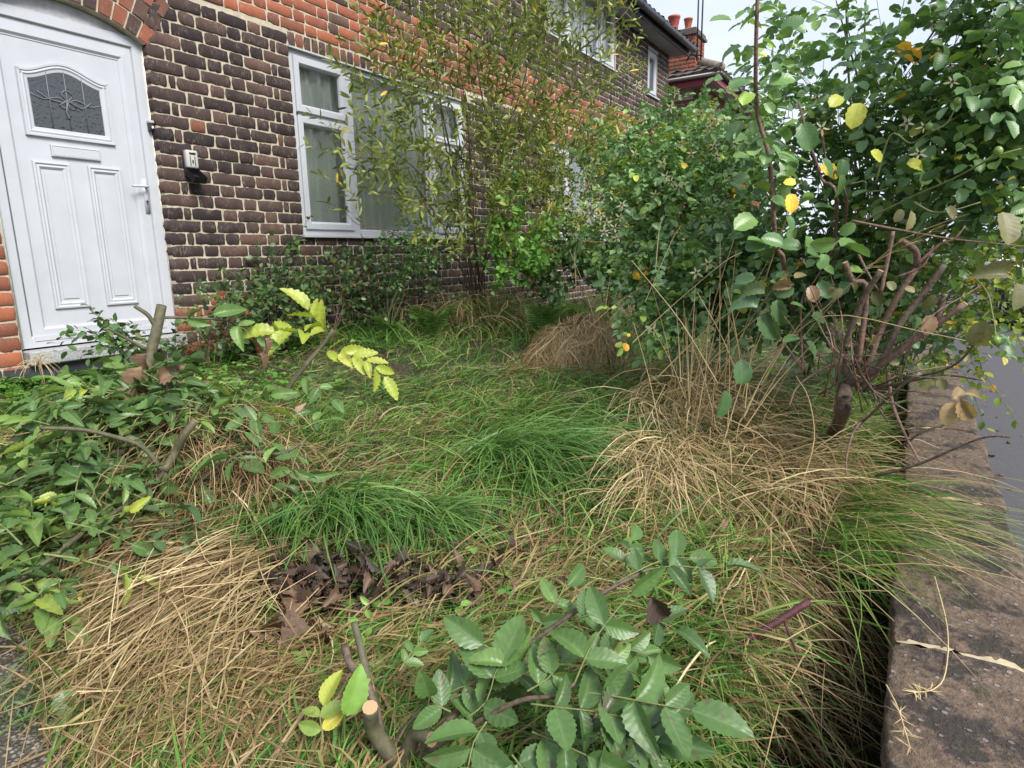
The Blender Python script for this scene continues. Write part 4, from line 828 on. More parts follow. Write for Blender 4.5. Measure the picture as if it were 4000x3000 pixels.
# ================================================================== standing straw stalks
st = empty('dry_stalks', gp(2800, 1650), 'tall bleached straw stalks standing in front of the rose bushes', 'dry stalks')
SL = [[(2695, 1560, 2.5), (2705, 1320, 2.5), (2716, 1115, 2.5)], [(2714, 1500, 2.45), (2750, 1330, 2.45), (2811, 1107, 2.4), (2866, 939, 2.4)], [(2700, 1720, 2.3), (2849, 1405, 2.2), (2941, 1237, 2.2), (3088, 1039, 2.1)],
      [(2980, 1120, 2.2), (3040, 940, 2.15), (3118, 735, 2.1)], [(2990, 1397, 2.2), (3228, 1234, 2.1), (3613, 1299, 2.0), (3790, 1335, 2.0)], [(2843, 1527, 2.2), (3060, 1350, 2.15), (3400, 1040, 2.1), (3540, 930, 2.05), (3738, 849, 2.0)],
      [(2520, 1180, 2.9), (2620, 950, 2.9), (2660, 880, 2.9)], [(2560, 1060, 2.9), (2575, 900, 2.9), (2592, 840, 2.9)], [(2470, 1340, 2.6), (2620, 1200, 2.6), (2820, 1030, 2.5), (2900, 985, 2.5)], [(2250, 1130, 3.4), (2252, 955, 3.4), (2350, 945, 3.3), (2480, 905, 3.2)],
      [(2840, 1700, 2.3), (2850, 1500, 2.3), (2845, 1230, 2.3)], [(2780, 1650, 2.3), (2800, 1430, 2.3), (2870, 1250, 2.3), (3000, 1020, 2.2)], [(3130, 1900, 2.0), (3180, 1720, 2.0), (3160, 1560, 2.0), (3110, 1470, 2.0)], [(2300, 2100, 1.9), (2500, 1700, 2.0), (2600, 1500, 2.1)],
      [(2730, 2050, 1.8), (2750, 2200, 1.7), (2790, 2500, 1.5), (2770, 2640, 1.45)], [(2650, 2250, 1.6), (2660, 2400, 1.55), (2700, 2560, 1.5)], [(3010, 2060, 1.7), (3012, 2200, 1.6), (3000, 2330, 1.6)], [(2840, 2090, 1.7), (2842, 2300, 1.6), (2838, 2520, 1.5)]]
for i in range(40):
    bx, by = rng.uniform(2560, 3000), rng.uniform(1450, 1800); d_ = rng.uniform(2.1, 2.7); ln = rng.uniform(220, 620); an = rng.normal(.22, .3)
    SL.append([(bx, by, d_), (bx+ln*.45*math.sin(an), by-ln*.5*math.cos(an), d_), (bx+ln*1.05*math.sin(an), by-ln*math.cos(an), d_-.05)])
for i in range(14):
    bx, by = rng.uniform(2300, 2600), rng.uniform(1180, 1400); d_ = rng.uniform(3., 3.6); ln = rng.uniform(120, 320); an = rng.normal(.3, .4)
    SL.append([(bx, by, d_), (bx+ln*.45*math.sin(an), by-ln*.5*math.cos(an), d_), (bx+ln*1.05*math.sin(an), by-ln*math.cos(an), d_-.05)])
for s_ in SL: gb = GB(); gb.tube(path_px(s_), np.linspace(.0020, .0009, len(s_)), 4, rng.uniform(.45, 1.), 4, False); gb.build('stalk', STRAWM, st)
gb = GB(); p0, p1 = P(3353, 1060, 2.1), P(3738, 849, 2.0); n = 60; f = rng.uniform(0, 1, n); blades(gb, p0+(p1-p0)*f[:, None], rng.normal(math.atan2((p1-p0)[1], (p1-p0)[0]), .5, n), rng.uniform(.02, .07, n), .0016, rng.uniform(-.1, .8, n), rng.uniform(-.5, .5, n), 0, rng.uniform(.7, 1, n), 3, ground=False); gb.build('seed_head', STRAWM, st)
# long loose stems, bottom left
ls = empty('loose_straw', gp(1000, 2450), 'long golden straw stems criss-crossing over the flattened grass near the path', 'straw')
LL = [[(550, 2618, 1.5), (950, 2635, 1.45), (1370, 2640, 1.4)], [(840, 2150, 1.65), (850, 2400, 1.5), (1000, 2640, 1.35), (1150, 2860, 1.25)], [(900, 2110, 1.65), (930, 2450, 1.45), (960, 2650, 1.35)], [(700, 2400, 1.55), (950, 2620, 1.4), (1250, 2900, 1.2)], [(760, 1900, 1.8), (800, 2180, 1.6), (1150, 2430, 1.45)],
      [(490, 2650, 1.45), (480, 2420, 1.55), (510, 2350, 1.6)], [(570, 2200, 1.6), (545, 2430, 1.5), (490, 2600, 1.45), (420, 2850, 1.3)], [(930, 2215, 1.6), (1060, 2330, 1.5), (1160, 2430, 1.45)], [(700, 2930, 1.2), (880, 2550, 1.4), (900, 2150, 1.6)], [(690, 2410, 1.55), (540, 2600, 1.45), (400, 2790, 1.35)],
      [(150, 2850, 1.3), (400, 2810, 1.3), (540, 2760, 1.3)], [(350, 3050, 1.15), (600, 2750, 1.3), (850, 2400, 1.5)], [(1000, 2400, 1.5), (860, 2560, 1.4), (750, 2900, 1.2)]]
for i in range(60):
    a, b_ = rng.uniform(350, 1150), rng.uniform(2150, 2900); an = rng.normal(.75, .5); ln = rng.uniform(120, 420); d_ = 1.95-.0002*b_*1.0-.15*(b_-2150)/850; LL.append([(a-ln*math.sin(an)/2, b_+ln*math.cos(an)/2, d_-.02), (a+rng.normal(0, 15), b_, d_), (a+ln*math.sin(an)/2, b_-ln*math.cos(an)/2, d_+.05)])
for s_ in LL: gb = GB(); gb.tube(path_px(s_), np.linspace(.0014, .0008, len(s_)), 4, rng.uniform(.4, 1.), 4, False); gb.build('stem', STRAWM, ls)
for pts, lab in (([(3650, 2250, 1.45), (3700, 2450, 1.35), (3690, 2650, 1.28), (3640, 2750, 1.24), (3560, 2772, 1.22)], 'single curved pale straw lying on the nearest coping stones'), ([(3455, 2745, 1.22), (3500, 2850, 1.18), (3545, 3020, 1.12)], 'bent straw with a seed head hanging off the inner edge of the near coping')):
    q = path_px(pts); q[:, 2] = np.maximum(q[:, 2], -.838); t_ = (-.838-CP[2])/(q[:, 2]-CP[2]); q = CP+(q-CP)*t_[:, None]
    gb = GB(); gb.tube(q, np.linspace(.0013, .0008, len(q)), 4, .9, 4, False); n = 26; e_ = q[-2]+(q[-1]-q[-2])*rng.uniform(0, 1, (n, 1)); blades(gb, e_, rng.uniform(0, 2*PI, n), .022, .0018, 0., .1, 0, rng.uniform(.6, 1, n), 2, ground=False); tag(gb.build('straw', STRAWM), lab, 'straw')
# ================================================================== leaf litter
gb = GB()
def litter(px, py, jx, jy, n, s0=.02, s1=.05, tone=(.2, .18), zl=(.02, .07)):
    q = np.array([gp(px+rng.normal(0, jx), py+rng.normal(0, jy)) for _ in range(n)]); q[:, 2] += rng.uniform(*zl, n); l = Leaves(); d = nrm(rng.normal(0, 1, (n, 3))*[1, 1, .35]); l.add(q, d, nrm(UP+rng.normal(0, .6, (n, 3))), rng.uniform(s0, s1, n), np.clip(rng.normal(*tone, n), 0, 1)); l.into(gb, [LEAF_CURL, LEAF_CURLB])
litter(1250, 2400, 110, 60, 130, .025, .06, (.25, .25), (.04, .11)); litter(1350, 2360, 100, 40, 90, .025, .055, (.15, .2), (.04, .11)); litter(1700, 2380, 130, 50, 110, .02, .05, (.25, .25), (.04, .10)); litter(3150, 2350, 60, 90, 40, .03, .055, (.55, .2), (.03, .1)); litter(1200, 2560, 60, 40, 8, .05, .08, (.75, .12), (.05, .08)); litter(1500, 2420, 300, 120, 60, .02, .04, (.5, .25), (.03, .09)); litter(1850, 2200, 120, 50, 24); litter(1180, 2600, 80, 60, 16, .04, .07, (.6, .15)); litter(2950, 2180, 60, 60, 12, .03, .045, (.7, .15)); litter(900, 2700, 180, 150, 14, .02, .04, (.5, .2))
litter(1050, 1480, 250, 100, 50, .02, .045, (.6, .25)); litter(1800, 1750, 500, 250, 34, .015, .03, (.75, .2)); litter(650, 1500, 80, 40, 24, .04, .07, (.7, .2)); litter(1500, 1300, 300, 40, 60, .03, .05, (.6, .3)); litter(200, 1900, 150, 250, 26, .02, .04, (.7, .25)); litter(2300, 2150, 200, 60, 16, .03, .05, (.45, .2)); litter(3100, 2500, 90, 150, 12, .02, .04, (.6, .2))
n = 90; q = np.stack([rng.uniform(-2.6, 3, n), -4.45-rng.exponential(.25, n), np.full(n, Z_PAV+.006)], 1); l = Leaves(); l.add(q, nrm(rng.normal(0, 1, (n, 3))*[1, 1, .1]), nrm(UP+rng.normal(0, .25, (n, 3))), rng.uniform(.015, .035, n), rng.uniform(.3, 1, n)); l.into(gb, [LEAF_CURL, LEAF_CURLB])
struct(gb.build('leaf_litter', BROWNL), 'stuff')
# ground cover of trifoliate seedlings and small weeds by the door
gb = GB(); l = Leaves()
def cover(px, py, jx, jy, n, L0, L1, tone=(.4, .2), h=(.01, .08)):
    q = np.array([gp(px+rng.normal(0, jx), py+rng.normal(0, jy)) for _ in range(n)]); q[:, 1] = np.minimum(q[:, 1], -.05); q[:, 2] = gz(q[:, 0], q[:, 1])+rng.uniform(*h, n)
    a = rng.uniform(0, 2*PI, n); s_ = rng.uniform(L0, L1, n); t_ = np.clip(rng.normal(*tone, n), 0, 1)
    for k in range(3): l.add(q, np.stack([np.cos(a+k*2.0), np.sin(a+k*2.0), rng.uniform(-.1, .3, n)], 1), nrm(UP+rng.normal(0, .3, (n, 3))), s_, t_)
cover(250, 1560, 260, 60, 420, .025, .05); cover(900, 1500, 280, 90, 420, .02, .045); cover(150, 1750, 140, 120, 160, .02, .04); cover(700, 1450, 100, 40, 160, .03, .05); cover(2350, 1560, 400, 180, 90, .015, .03, (.55, .2)); cover(1300, 2560, 300, 120, 60, .012, .03, (.6, .2)); cover(1000, 1330, 300, 40, 260, .03, .05); cover(1900, 1900, 500, 350, 120, .012, .028, (.5, .25), (.02, .08)); cover(2500, 2350, 300, 200, 70, .014, .03, (.4, .2), (.02, .08))
l.into(gb, LEAF_WIDE); struct(gb.build('ground_cover', BRIGM), 'stuff')
# ================================================================== shrubs
def thing_at(name, p, label, cat, group=None): return empty(name, p, label, cat, group)
def bush(root, base, blobs, mat, tpl, stemmat, ltone=(.45, .22), llen=(.04, .06), per=12, tlen=(.2, .35), upb=.6, tr=.0016, extra=None, fol='foliage', stems=14, stemr=.008, compound_=None, hang=.15):
    """blobs: (px, py, dist, radius px, twig count)"""
    gt = GB(); lv = Leaves(); base = np.asarray(base); alls = []
    for px, py, d, r, n in blobs:
        c = P(px, py, d); R_ = r/FPX*d; s = inhull(n, c, [R_, R_*.8, R_]); ok = s[:, 2] > gz(s[:, 0], s[:, 1])+.02; ok &= s[:, 1] < -.05; s = s[ok]; alls.append(s)
        dirs = nrm((s-base)*[1, 1, .3]*(.9)+UP*upb*np.linalg.norm(s-base, axis=1)[:, None]*.6+unit(len(s))*.75*np.linalg.norm(s-base, axis=1)[:, None]*.8)
        for p0, dr in zip(s, dirs):
            ln = rng.uniform(*tlen); k = 4; t = np.linspace(0, 1, k)[:, None]; bend = unit(1)[0]*.12-UP*.10
            pts = p0+dr*ln*t+bend*ln*t*t; gt.tube(pts, np.linspace(tr, tr*.4, k), 3, rng.uniform(.1, .8), 1, False)
            f = np.linspace(.1, 1, per)[:, None]; lp = p0+dr*ln*f+bend*ln*f*f; x = nrm(np.cross(dr, unit(1)[0])); y = nrm(np.cross(dr, x)); a = np.arange(per)*2.4+rng.uniform(0, 6)
            o = x*np.cos(a)[:, None]+y*np.sin(a)[:, None]; ld = nrm(dr*.75+o*.85-UP*hang+rng.normal(0, .15, (per, 3)))
            tb = rng.normal(0, .1)
            if compound_ is None: lv.add(lp, ld, nrm(UP*.9+o*.3+rng.normal(0, .45, (per, 3))), rng.uniform(*llen, per), ltone[0]+tb+rng.normal(0, ltone[1], per))
            else: compound(lv, lp, ld, nrm(UP+rng.normal(0, .35, (per, 3))), rng.uniform(*llen, per), compound_, ltone[0]+tb+rng.normal(0, ltone[1], per))
    A = np.concatenate(alls)
    for i in range(stems):
        e = A[rng.integers(len(A))]; m1 = base+(e-base)*.35+UP*.18*np.linalg.norm(e-base)+rng.normal(0, .03, 3); m2 = base+(e-base)*.7+UP*.16*np.linalg.norm(e-base)+rng.normal(0, .04, 3)
        gs = GB(); gs.tube([base+rng.normal(0, .03, 3)*[1, 1, 0], m1, m2, e], np.linspace(stemr*rng.uniform(.6, 1.2), stemr*.25, 4), 6, rng.uniform(.1, .8), 4); gs.build('stem', stemmat, root)
    gt.build('twigs', stemmat, root); gb = GB(); lv.into(gb, tpl); gb.build(fol, mat, root); return root
def curved(p0, p1, sag, n=5):
    t = np.linspace(0, 1, n)[:, None]; return p0+(p1-p0)*t+UP*sag*4*(t*(1-t))
# ---- tall slender-leaved shrub by the window
b0_ = np.array([1.45, -.72, -.9]); sh = thing_at('tall_shrub', b0_, 'tall multi-stemmed shrub with slender olive leaves growing in front of the window and red band', 'shrub')
for l_, r in (([(1850, 1150, 5.9), (1815, 750, 5.8), (1770, 620, 5.6), (1700, 300, 5.5), (1660, 60, 5.4), (1650, -150, 5.4)], .012), ([(1880, 1150, 5.9), (1960, 620, 5.9), (2010, 430, 5.9), (2180, 260, 6.0), (2420, 80, 6.1), (2500, -60, 6.2)], .013),
              ([(1850, 1150, 5.9), (1800, 800, 5.7), (1740, 550, 5.5), (1690, 120, 5.4), (1700, -100, 5.4)], .009), ([(1960, 640, 5.9), (1890, 400, 5.8), (1860, 150, 5.7), (1900, -120, 5.7)], .008), ([(1840, 1130, 5.8), (1780, 850, 5.4), (1640, 680, 5.1), (1500, 560, 4.9), (1400, 470, 4.8)], .007),
              ([(1840, 1130, 5.8), (1700, 830, 5.2), (1560, 760, 4.9), (1440, 740, 4.7), (1385, 640, 4.6)], .006), ([(1860, 1150, 5.9), (1990, 800, 5.8), (2080, 500, 5.8), (2250, 330, 5.9), (2420, 280, 6.0)], .009), ([(1860, 1150, 5.9), (1850, 800, 5.7), (1830, 500, 5.6), (1790, 200, 5.6), (1800, -80, 5.6)], .007),
              ([(1830, 1130, 5.7), (1650, 950, 5.1), (1500, 900, 4.7), (1400, 880, 4.6), (1340, 820, 4.5)], .005), ([(1940, 800, 5.9), (2020, 550, 5.9), (2120, 200, 5.9), (2160, -80, 5.9)], .007), ([(2010, 430, 5.9), (2060, 250, 5.9), (2080, 0, 5.9)], .006)):
    stem('stem', [b0_]+list(path_px(l_)) if l_[0][1] > 1100 else path_px(l_), r, r*.35, BARK_B, sh, raw=True)
bush(sh, b0_, [(1650, 250, 5.4, 240, 36), (1680, 50, 5.4, 220, 32), (1900, 150, 5.7, 260, 63), (2120, 60, 5.8, 230, 28), (2330, 130, 6.0, 170, 15), (2250, 300, 6.0, 210, 28), (2030, 350, 5.8, 240, 63), (1780, 470, 5.5, 220, 49), (1600, 560, 5.1, 200, 29), (1520, 720, 4.9, 150, 16), (1430, 840, 4.6, 100, 6), (1380, 560, 4.7, 90, 5), (1840, 700, 5.6, 220, 63), (2050, 600, 5.8, 230, 63), (1950, 850, 5.7, 200, 58), (1780, 900, 5.5, 150, 28), (2250, 560, 6.0, 180, 36), (2420, 200, 6.1, 90, 4), (1450, 400, 4.9, 90, 4), (1650, 830, 5.1, 130, 14), (1560, 330, 5.2, 130, 10)], WILLM, LEAF_NARROW, BARK_B, (.44, .2), (.06, .095), 12, (.22, .42), .9, .0018, stems=6)
# ---- oval-leaf hedge further on
b1_ = np.array([3.3, -1.2, -.9]); hg = thing_at('oval_leaf_hedge', b1_, 'yellowing green small-leaved hedge between the slender shrub and the rose bushes, white window glinting through', 'hedge')
bush(hg, b1_, [(2200, 560, 7.0, 150, 90), (2380, 640, 7.2, 150, 130), (2560, 640, 7.4, 120, 100), (2330, 740, 6.8, 130, 60), (2480, 740, 6.8, 140, 150), (2640, 690, 6.6, 130, 120), (2150, 760, 6.6, 110, 80), (2480, 870, 6.6, 110, 80), (2330, 960, 6.4, 130, 110), (2200, 900, 6.3, 90, 60), (2560, 980, 6.0, 130, 110), (2120, 1020, 6.2, 110, 80), (2400, 1080, 6.2, 120, 90), (2760, 600, 6.8, 100, 70)],
     HEDGM, LEAF_LO, BARK_B, (.52, .26), (.035, .055), 12, (.2, .35), .6, .002, stems=16)
# ---- bright heart-leaf shrub
b2_ = np.array([2.2, -.95, -.9]); br = thing_at('bright_shrub', b2_, 'low bright green heart-leaved bush under the slender shrub', 'shrub')
bush(br, b2_, [(2000, 970, 5.6, 90, 26), (2060, 1060, 5.5, 80, 30), (1960, 1060, 5.5, 60, 14), (1990, 860, 5.6, 60, 10), (2030, 750, 5.7, 40, 5), (2100, 950, 5.6, 70, 16)], BRIGM, LEAF_WIDE, CANE_G, (.5, .22), (.045, .07), 9, (.15, .28), .5, stems=7, stemr=.005)
# ---- dark undergrowth shrubs against the house end
b3_ = np.array([3.2, -1.7, -.9]); dk = thing_at('dark_undergrowth_bush', b3_, 'dark bluish-leaved bramble thicket in the shade at the foot of the hedge', 'shrub')
bush(dk, b3_, [(2280, 1020, 6.0, 110, 60), (2420, 1030, 5.8, 110, 60), (2180, 1120, 5.6, 80, 30), (2550, 1100, 5.2, 110, 50)], BRAMM, LEAF_WIDE, BARK_B, (.3, .18), (.045, .07), 9, (.15, .3), .4, stems=8, stemr=.005)
# ---- brambles along the house wall
def bramble(px, py, d, blobs, label, tone=(.45, .25)):
    b_ = P(px, py, d); b_[2] = gz(b_[0], b_[1]); o = thing_at('bramble', b_, label, 'bramble', 'brambles along the house wall')
    bush(o, b_, blobs, BRAMM, LEAF_WIDE, BARK_R, (tone[0]*.8, .17), (.03, .055), 8, (.15, .32), .3, .0016, stems=9, stemr=.0035); return o
bramble(1050, 1320, 4.9, [(1010, 1180, 4.9, 100, 42), (1100, 1120, 5.0, 90, 30), (1120, 980, 5.1, 50, 8), (950, 1230, 4.7, 90, 36)], 'dark bramble with a few berries climbing left of the window sill')
bramble(1300, 1320, 5.2, [(1260, 1180, 5.2, 120, 60), (1340, 1080, 5.3, 90, 26), (1180, 1230, 5.0, 100, 40)], 'red-tinged bramble patch under the left half of the window', (.62, .25))
bramble(1520, 1320, 5.6, [(1480, 1160, 5.6, 120, 60), (1600, 1150, 5.7, 110, 50), (1450, 1040, 5.6, 60, 10)], 'tangled bramble patch under the middle of the window', (.4, .25))
bramble(800, 1360, 4.5, [(900, 1290, 4.5, 90, 34), (480, 1330, 4.2, 60, 12), (560, 1340, 4.2, 70, 14), (760, 1350, 4.4, 80, 22)], 'low bramble trailing in front of the doorstep and terracotta pot', (.45, .25))
b4_ = P(1500, 1300, 5.3); b4_[2] = gz(*b4_[:2]); o = thing_at('small_rose', b4_, 'small blue-green rose with pale star-shaped spent flowers below the window sill', 'rose')
bush(o, b4_, [(1560, 980, 5.3, 90, 20), (1640, 1010, 5.3, 70, 14), (1540, 1080, 5.3, 60, 8)], ROSEM, LEAF_ROSE_S, CANE_G, (.4, .15), (.05, .07), 5, (.12, .22), .5, stems=5, stemr=.004, compound_=2)
# ---- ferns
def fern(px, py, d, fronds, label, L=.5):
    b_ = P(px, py, d); b_[2] = gz(b_[0], b_[1])+.02; o = thing_at('fern', b_, label, 'fern', 'ferns'); gr = GB(); lv = Leaves()
    for i in range(fronds):
        a = rng.uniform(0, 2*PI); ln = L*rng.uniform(.7, 1.1); t = np.linspace(0, 1, 22)[:, None]; h = np.array([math.cos(a), math.sin(a), 0]); pts = b_+h*ln*.55*t**1.3+UP*ln*(1.05*t-.45*t**2.5)
        gr.tube(pts[::3], np.linspace(.002, .0006, len(pts[::3])), 4, .5, 1, False); d_ = nrm(np.gradient(pts, axis=0)); x = nrm(np.cross(d_, UP+h*.01))
        f = t[4:, 0]; sz = ln*.20*np.sin(PI*(f*.86+.12))**.8+.004
        for sg in (-1, 1): 
            dd = nrm(x[4:]*sg+d_[4:]*.35-UP*.12); lv.add(pts[4:], dd, nrm(np.cross(x[4:], d_[4:])), sz, .5+rng.normal(0, .2, len(f)))
            for q_ in (.3, .5, .7): lv.add(pts[4:]+dd*(sz*q_)[:, None], nrm(dd+d_[4:]*.9), nrm(np.cross(x[4:], d_[4:])), sz*.25*(1.1-q_), .5+rng.normal(0, .2, len(f)))
    gr.build('frond_stalks', CANE_G, o); gb = GB(); lv.into(gb, leaf_lo(.16, .1, .12), .1); gb.build('fronds', FERNM, o)
fern(1690, 1290, 5.3, 9, 'upright light green fern below the right end of the window', .52); fern(1530, 1290, 5.3, 6, 'smaller fern left of the upright one among the brambles', .36)
fern(2120, 1250, 5.4, 9, 'dark fern beside the bright heart-leaved bush', .5); fern(2280, 1250, 5.8, 7, 'arching fern at the foot of the hedge behind the hay heap', .5)
# ================================================================== roses on the right
def rosebush(root, base, blobs, tone, size, per, stems, tl=(.18, .34), hi=True, canes=CANE_G, stemr=.006, upb=.5):
    return bush(root, base, blobs, ROSEM, LEAF_ROSE_S, canes, tone, size, per, tl, upb, .0018, stems=stems, stemr=stemr, compound_=2, hang=.25)
b5_ = np.array([1.6, -3.0, -.97]); r1 = thing_at('rose_bush', b5_, 'spreading rose bush with pale star-shaped spent flower heads left of the tall rose cane', 'rose bush', 'rose bushes')
rosebush(r1, b5_, [(2590, 580, 4.6, 120, 21), (2740, 630, 4.4, 150, 37), (2540, 700, 4.2, 150, 28), (2700, 730, 4.1, 180, 40), (2850, 640, 4.0, 170, 37), (2480, 860, 4.0, 120, 24), (2620, 880, 3.9, 150, 31), (2800, 880, 3.8, 150, 28), (2620, 1000, 3.7, 120, 21), (2560, 1180, 3.3, 80, 8), (2660, 1270, 3.1, 60, 6), (2900, 580, 4.2, 110, 21), (2950, 800, 3.8, 120, 18), (2460, 640, 4.5, 80, 8), (2900, 1080, 3.7, 140, 26), (2750, 1120, 3.6, 140, 26), (2650, 1080, 3.8, 120, 18), (3000, 1220, 3.3, 120, 15), (2560, 1000, 4.0, 110, 17), (2850, 1230, 3.4, 120, 14), (2700, 1180, 3.3, 110, 16), (2850, 1120, 3.2, 120, 18), (2950, 1000, 3.2, 120, 20), (2780, 1000, 3.4, 120, 20), (3060, 1130, 3.0, 100, 14), (2560, 1130, 3.5, 90, 10), (2650, 1250, 3.1, 70, 8)], (.42, .2), (.07, .10), 5, 26)
b6_ = np.array([.9, -4.0, -.98]); r2 = thing_at('rose_bush', b6_, 'large dark green rose bush at the right, arching high over the front wall', 'rose bush', 'rose bushes')
rosebush(r2, b6_, [(3150, 120, 3.2, 130, 3), (3250, 330, 3.1, 150, 4), (3330, 80, 3.0, 120, 3), (3130, 480, 3.3, 160, 17), (3350, 520, 3.0, 160, 16), (3560, 420, 2.8, 180, 12), (3780, 300, 2.7, 190, 12), (3700, 90, 2.8, 170, 8), (3950, 130, 2.6, 190, 9), (3900, 480, 2.6, 190, 27), (3650, 650, 2.8, 190, 28), (3450, 720, 3.0, 170, 19), (3880, 700, 2.6, 170, 24), (3250, 700, 3.2, 150, 16), (4080, 350, 2.5, 160, 7), (3990, 860, 2.6, 100, 8), (3700, 860, 2.9, 150, 16), (3500, 900, 3.0, 150, 12), (3480, 250, 2.9, 90, 3), (3050, 1050, 3.2, 130, 12), (3150, 1180, 3.1, 120, 8), (3000, 900, 3.4, 130, 14), (3400, 1020, 3.1, 140, 12), (3600, 1060, 3.0, 120, 8), (3250, 1150, 2.9, 110, 12), (3420, 1260, 2.8, 110, 12), (3580, 1180, 2.8, 110, 11), (3120, 1330, 2.8, 90, 8), (3350, 1050, 3.0, 130, 14)], (.42, .2), (.075, .115), 5, 40, stemr=.008, upb=.8)
# many thin canes low down where the bush is dark and open
for i in range(70):
    e = P(rng.uniform(3000, 4150), rng.uniform(560, 1330), rng.uniform(2.5, 3.6)); s0 = b6_+rng.normal(0, 1, 3)*[.28, .12, .02]
    if e[2] < -.86: e[2] = -.84
    gb = GB(); gb.tube([s0, s0+(e-s0)*.4+UP*rng.uniform(.05, .25), e+(e-s0)*.0+UP*.03, e+nrm(e-s0)*.25-UP*.05], np.linspace(.004, .0012, 4), 5, rng.uniform(.1, .8), 4, False); gb.build('cane', rng.choice([CANE_G, CANE_G, BARK_B, BARK_R]), r2)
for l_, r in (([(3380, 1150, 3.2), (3330, 520, 3.1), (3320, 250, 3.1), (3300, 0, 3.0), (3260, -120, 3.0)], .006), ([(3330, 520, 3.1), (3370, 200, 3.0), (3385, -60, 3.0)], .005), ([(3300, 1150, 3.2), (3480, 330, 3.0), (3600, 180, 2.9), (3760, -50, 2.8)], .006), ([(3550, 1000, 2.9), (3800, 250, 2.7), (4050, 110, 2.6)], .005), ([(3350, 300, 3.1), (3290, 100, 3.0), (3265, 0, 3.0)], .004), ([(3500, 950, 2.9), (3470, 560, 2.9), (3620, 260, 2.8), (3700, 60, 2.8)], .005)):
    stem('cane', l_, r, r*.4, CANE_G, r2, th_=30, tsize=.004)
for l_ in ([(3420, 715, 2.3), (3480, 525, 2.3), (3560, 560, 2.25), (3630, 515, 2.2), (3700, 480, 2.2), (3740, 405, 2.2)], [(3320, 720, 2.4), (3380, 712, 2.4), (3390, 745, 2.4), (3470, 735, 2.4), (3460, 700, 2.4)], [(3300, 900, 2.3), (3560, 770, 2.2), (3720, 700, 2.1), (3880, 620, 2.0), (3990, 580, 2.0)], [(3570, 790, 2.2), (3640, 830, 2.15), (3720, 820, 2.1), (3830, 790, 2.1)]): stem('cane', l_, .003, .0018, RACH, r2)
# green hips and star-shaped spent heads
def hip(pt, r, parent, nm='rose_hip', m=None):
    gb = GB(); th = np.linspace(0, PI, 7); V = [(pt[0]+r*math.sin(a)*math.cos(b_), pt[1]+r*math.sin(a)*math.sin(b_), pt[2]+r*1.15*math.cos(a)) for a in th for b_ in np.arange(9)/9*2*PI]
    gb.add(V, [(k*9+i, k*9+(i+1) % 9, (k+1)*9+(i+1) % 9, (k+1)*9+i) for k in range(6) for i in range(9)], tone=.3); gb.build(nm, m or HIPM, parent)
HIPM = plain('green_hip', (.16, .26, .05), .35)
for q in [(3740, 397, 2.2), (3095, 222, 2.9), (3890, 1330, 1.9), (3900, 590, 2.0), (3630, 495, 2.2), (3980, 200, 2.5), (3650, 30, 2.7)]: hip(P(*q), .010, r2)
stem('cane', [(3700, 1000, 2.4), (3840, 1120, 2.1), (3880, 1240, 1.95), (3890, 1315, 1.9)], .002, .0012, RACH, r2)
def stars(lst, parent, size=.03):
    gb = GB(); lv = Leaves()
    for q in lst:
        p = P(*q[:3]); nrm_ = nrm(CP-p+unit(1)[0]*.9+UP*.4); x = nrm(np.cross(nrm_, UP)); y = np.cross(nrm_, x); a = np.arange(5)/5*2*PI+rng.uniform(0, 1); lv.add(np.repeat(p[None], 5, 0), np.cos(a)[:, None]*x+np.sin(a)[:, None]*y, nrm_, rng.uniform(.7, 1.1, 5)*size, rng.uniform(.5, 1, 5)); hip(p+nrm_*.004, size*.13, parent, 'seed_centre', BROWNP)
        lv.into(gb, leaf_lo(.32, .1, -.05)); gb.build('spent_flower', STARM, parent); gb = GB(); lv = Leaves()
BROWNP = plain('spent_brown', (.035, .018, .012), .8); STARM = leaf_mat('sepal', [(0, (.24, .28, .11)), (1, (.48, .45, .28))], .6, .3)
stars([(2620, 710, 3.35), (2650, 730, 3.35), (2600, 690, 3.35), (2420, 850, 3.35), (2400, 890, 3.35), (2430, 800, 3.35), (2360, 905, 3.35), (2370, 870, 3.35), (2770, 500, 3.45), (2780, 470, 3.45), (2790, 570, 3.25), (2520, 470, 3.85), (2490, 330, 3.95), (2510, 350, 3.95), (2620, 420, 3.75), (2740, 440, 3.55), (2550, 1290, 2.55), (2720, 1065, 2.65), (2765, 1030, 2.65), (2640, 360, 3.75), (2450, 500, 3.85), (2800, 610, 3.25), (2410, 930, 3.35), (2350, 840, 3.35), (2480, 600, 3.7), (2700, 600, 3.6), (2870, 560, 3.5), (2560, 760, 3.5), (2660, 560, 3.6), (2930, 480, 3.5), (2830, 470, 3.5), (2590, 640, 3.6)], r1, .032)
stars([(3545, 480, 2.3), (3610, 495, 2.3), (3720, 320, 2.3), (3650, 90, 2.7), (3790, 295, 2.5), (3710, 255, 2.5), (3590, 600, 2.2), (3210, 500, 2.4), (3190, 380, 2.9)], r2, .026)
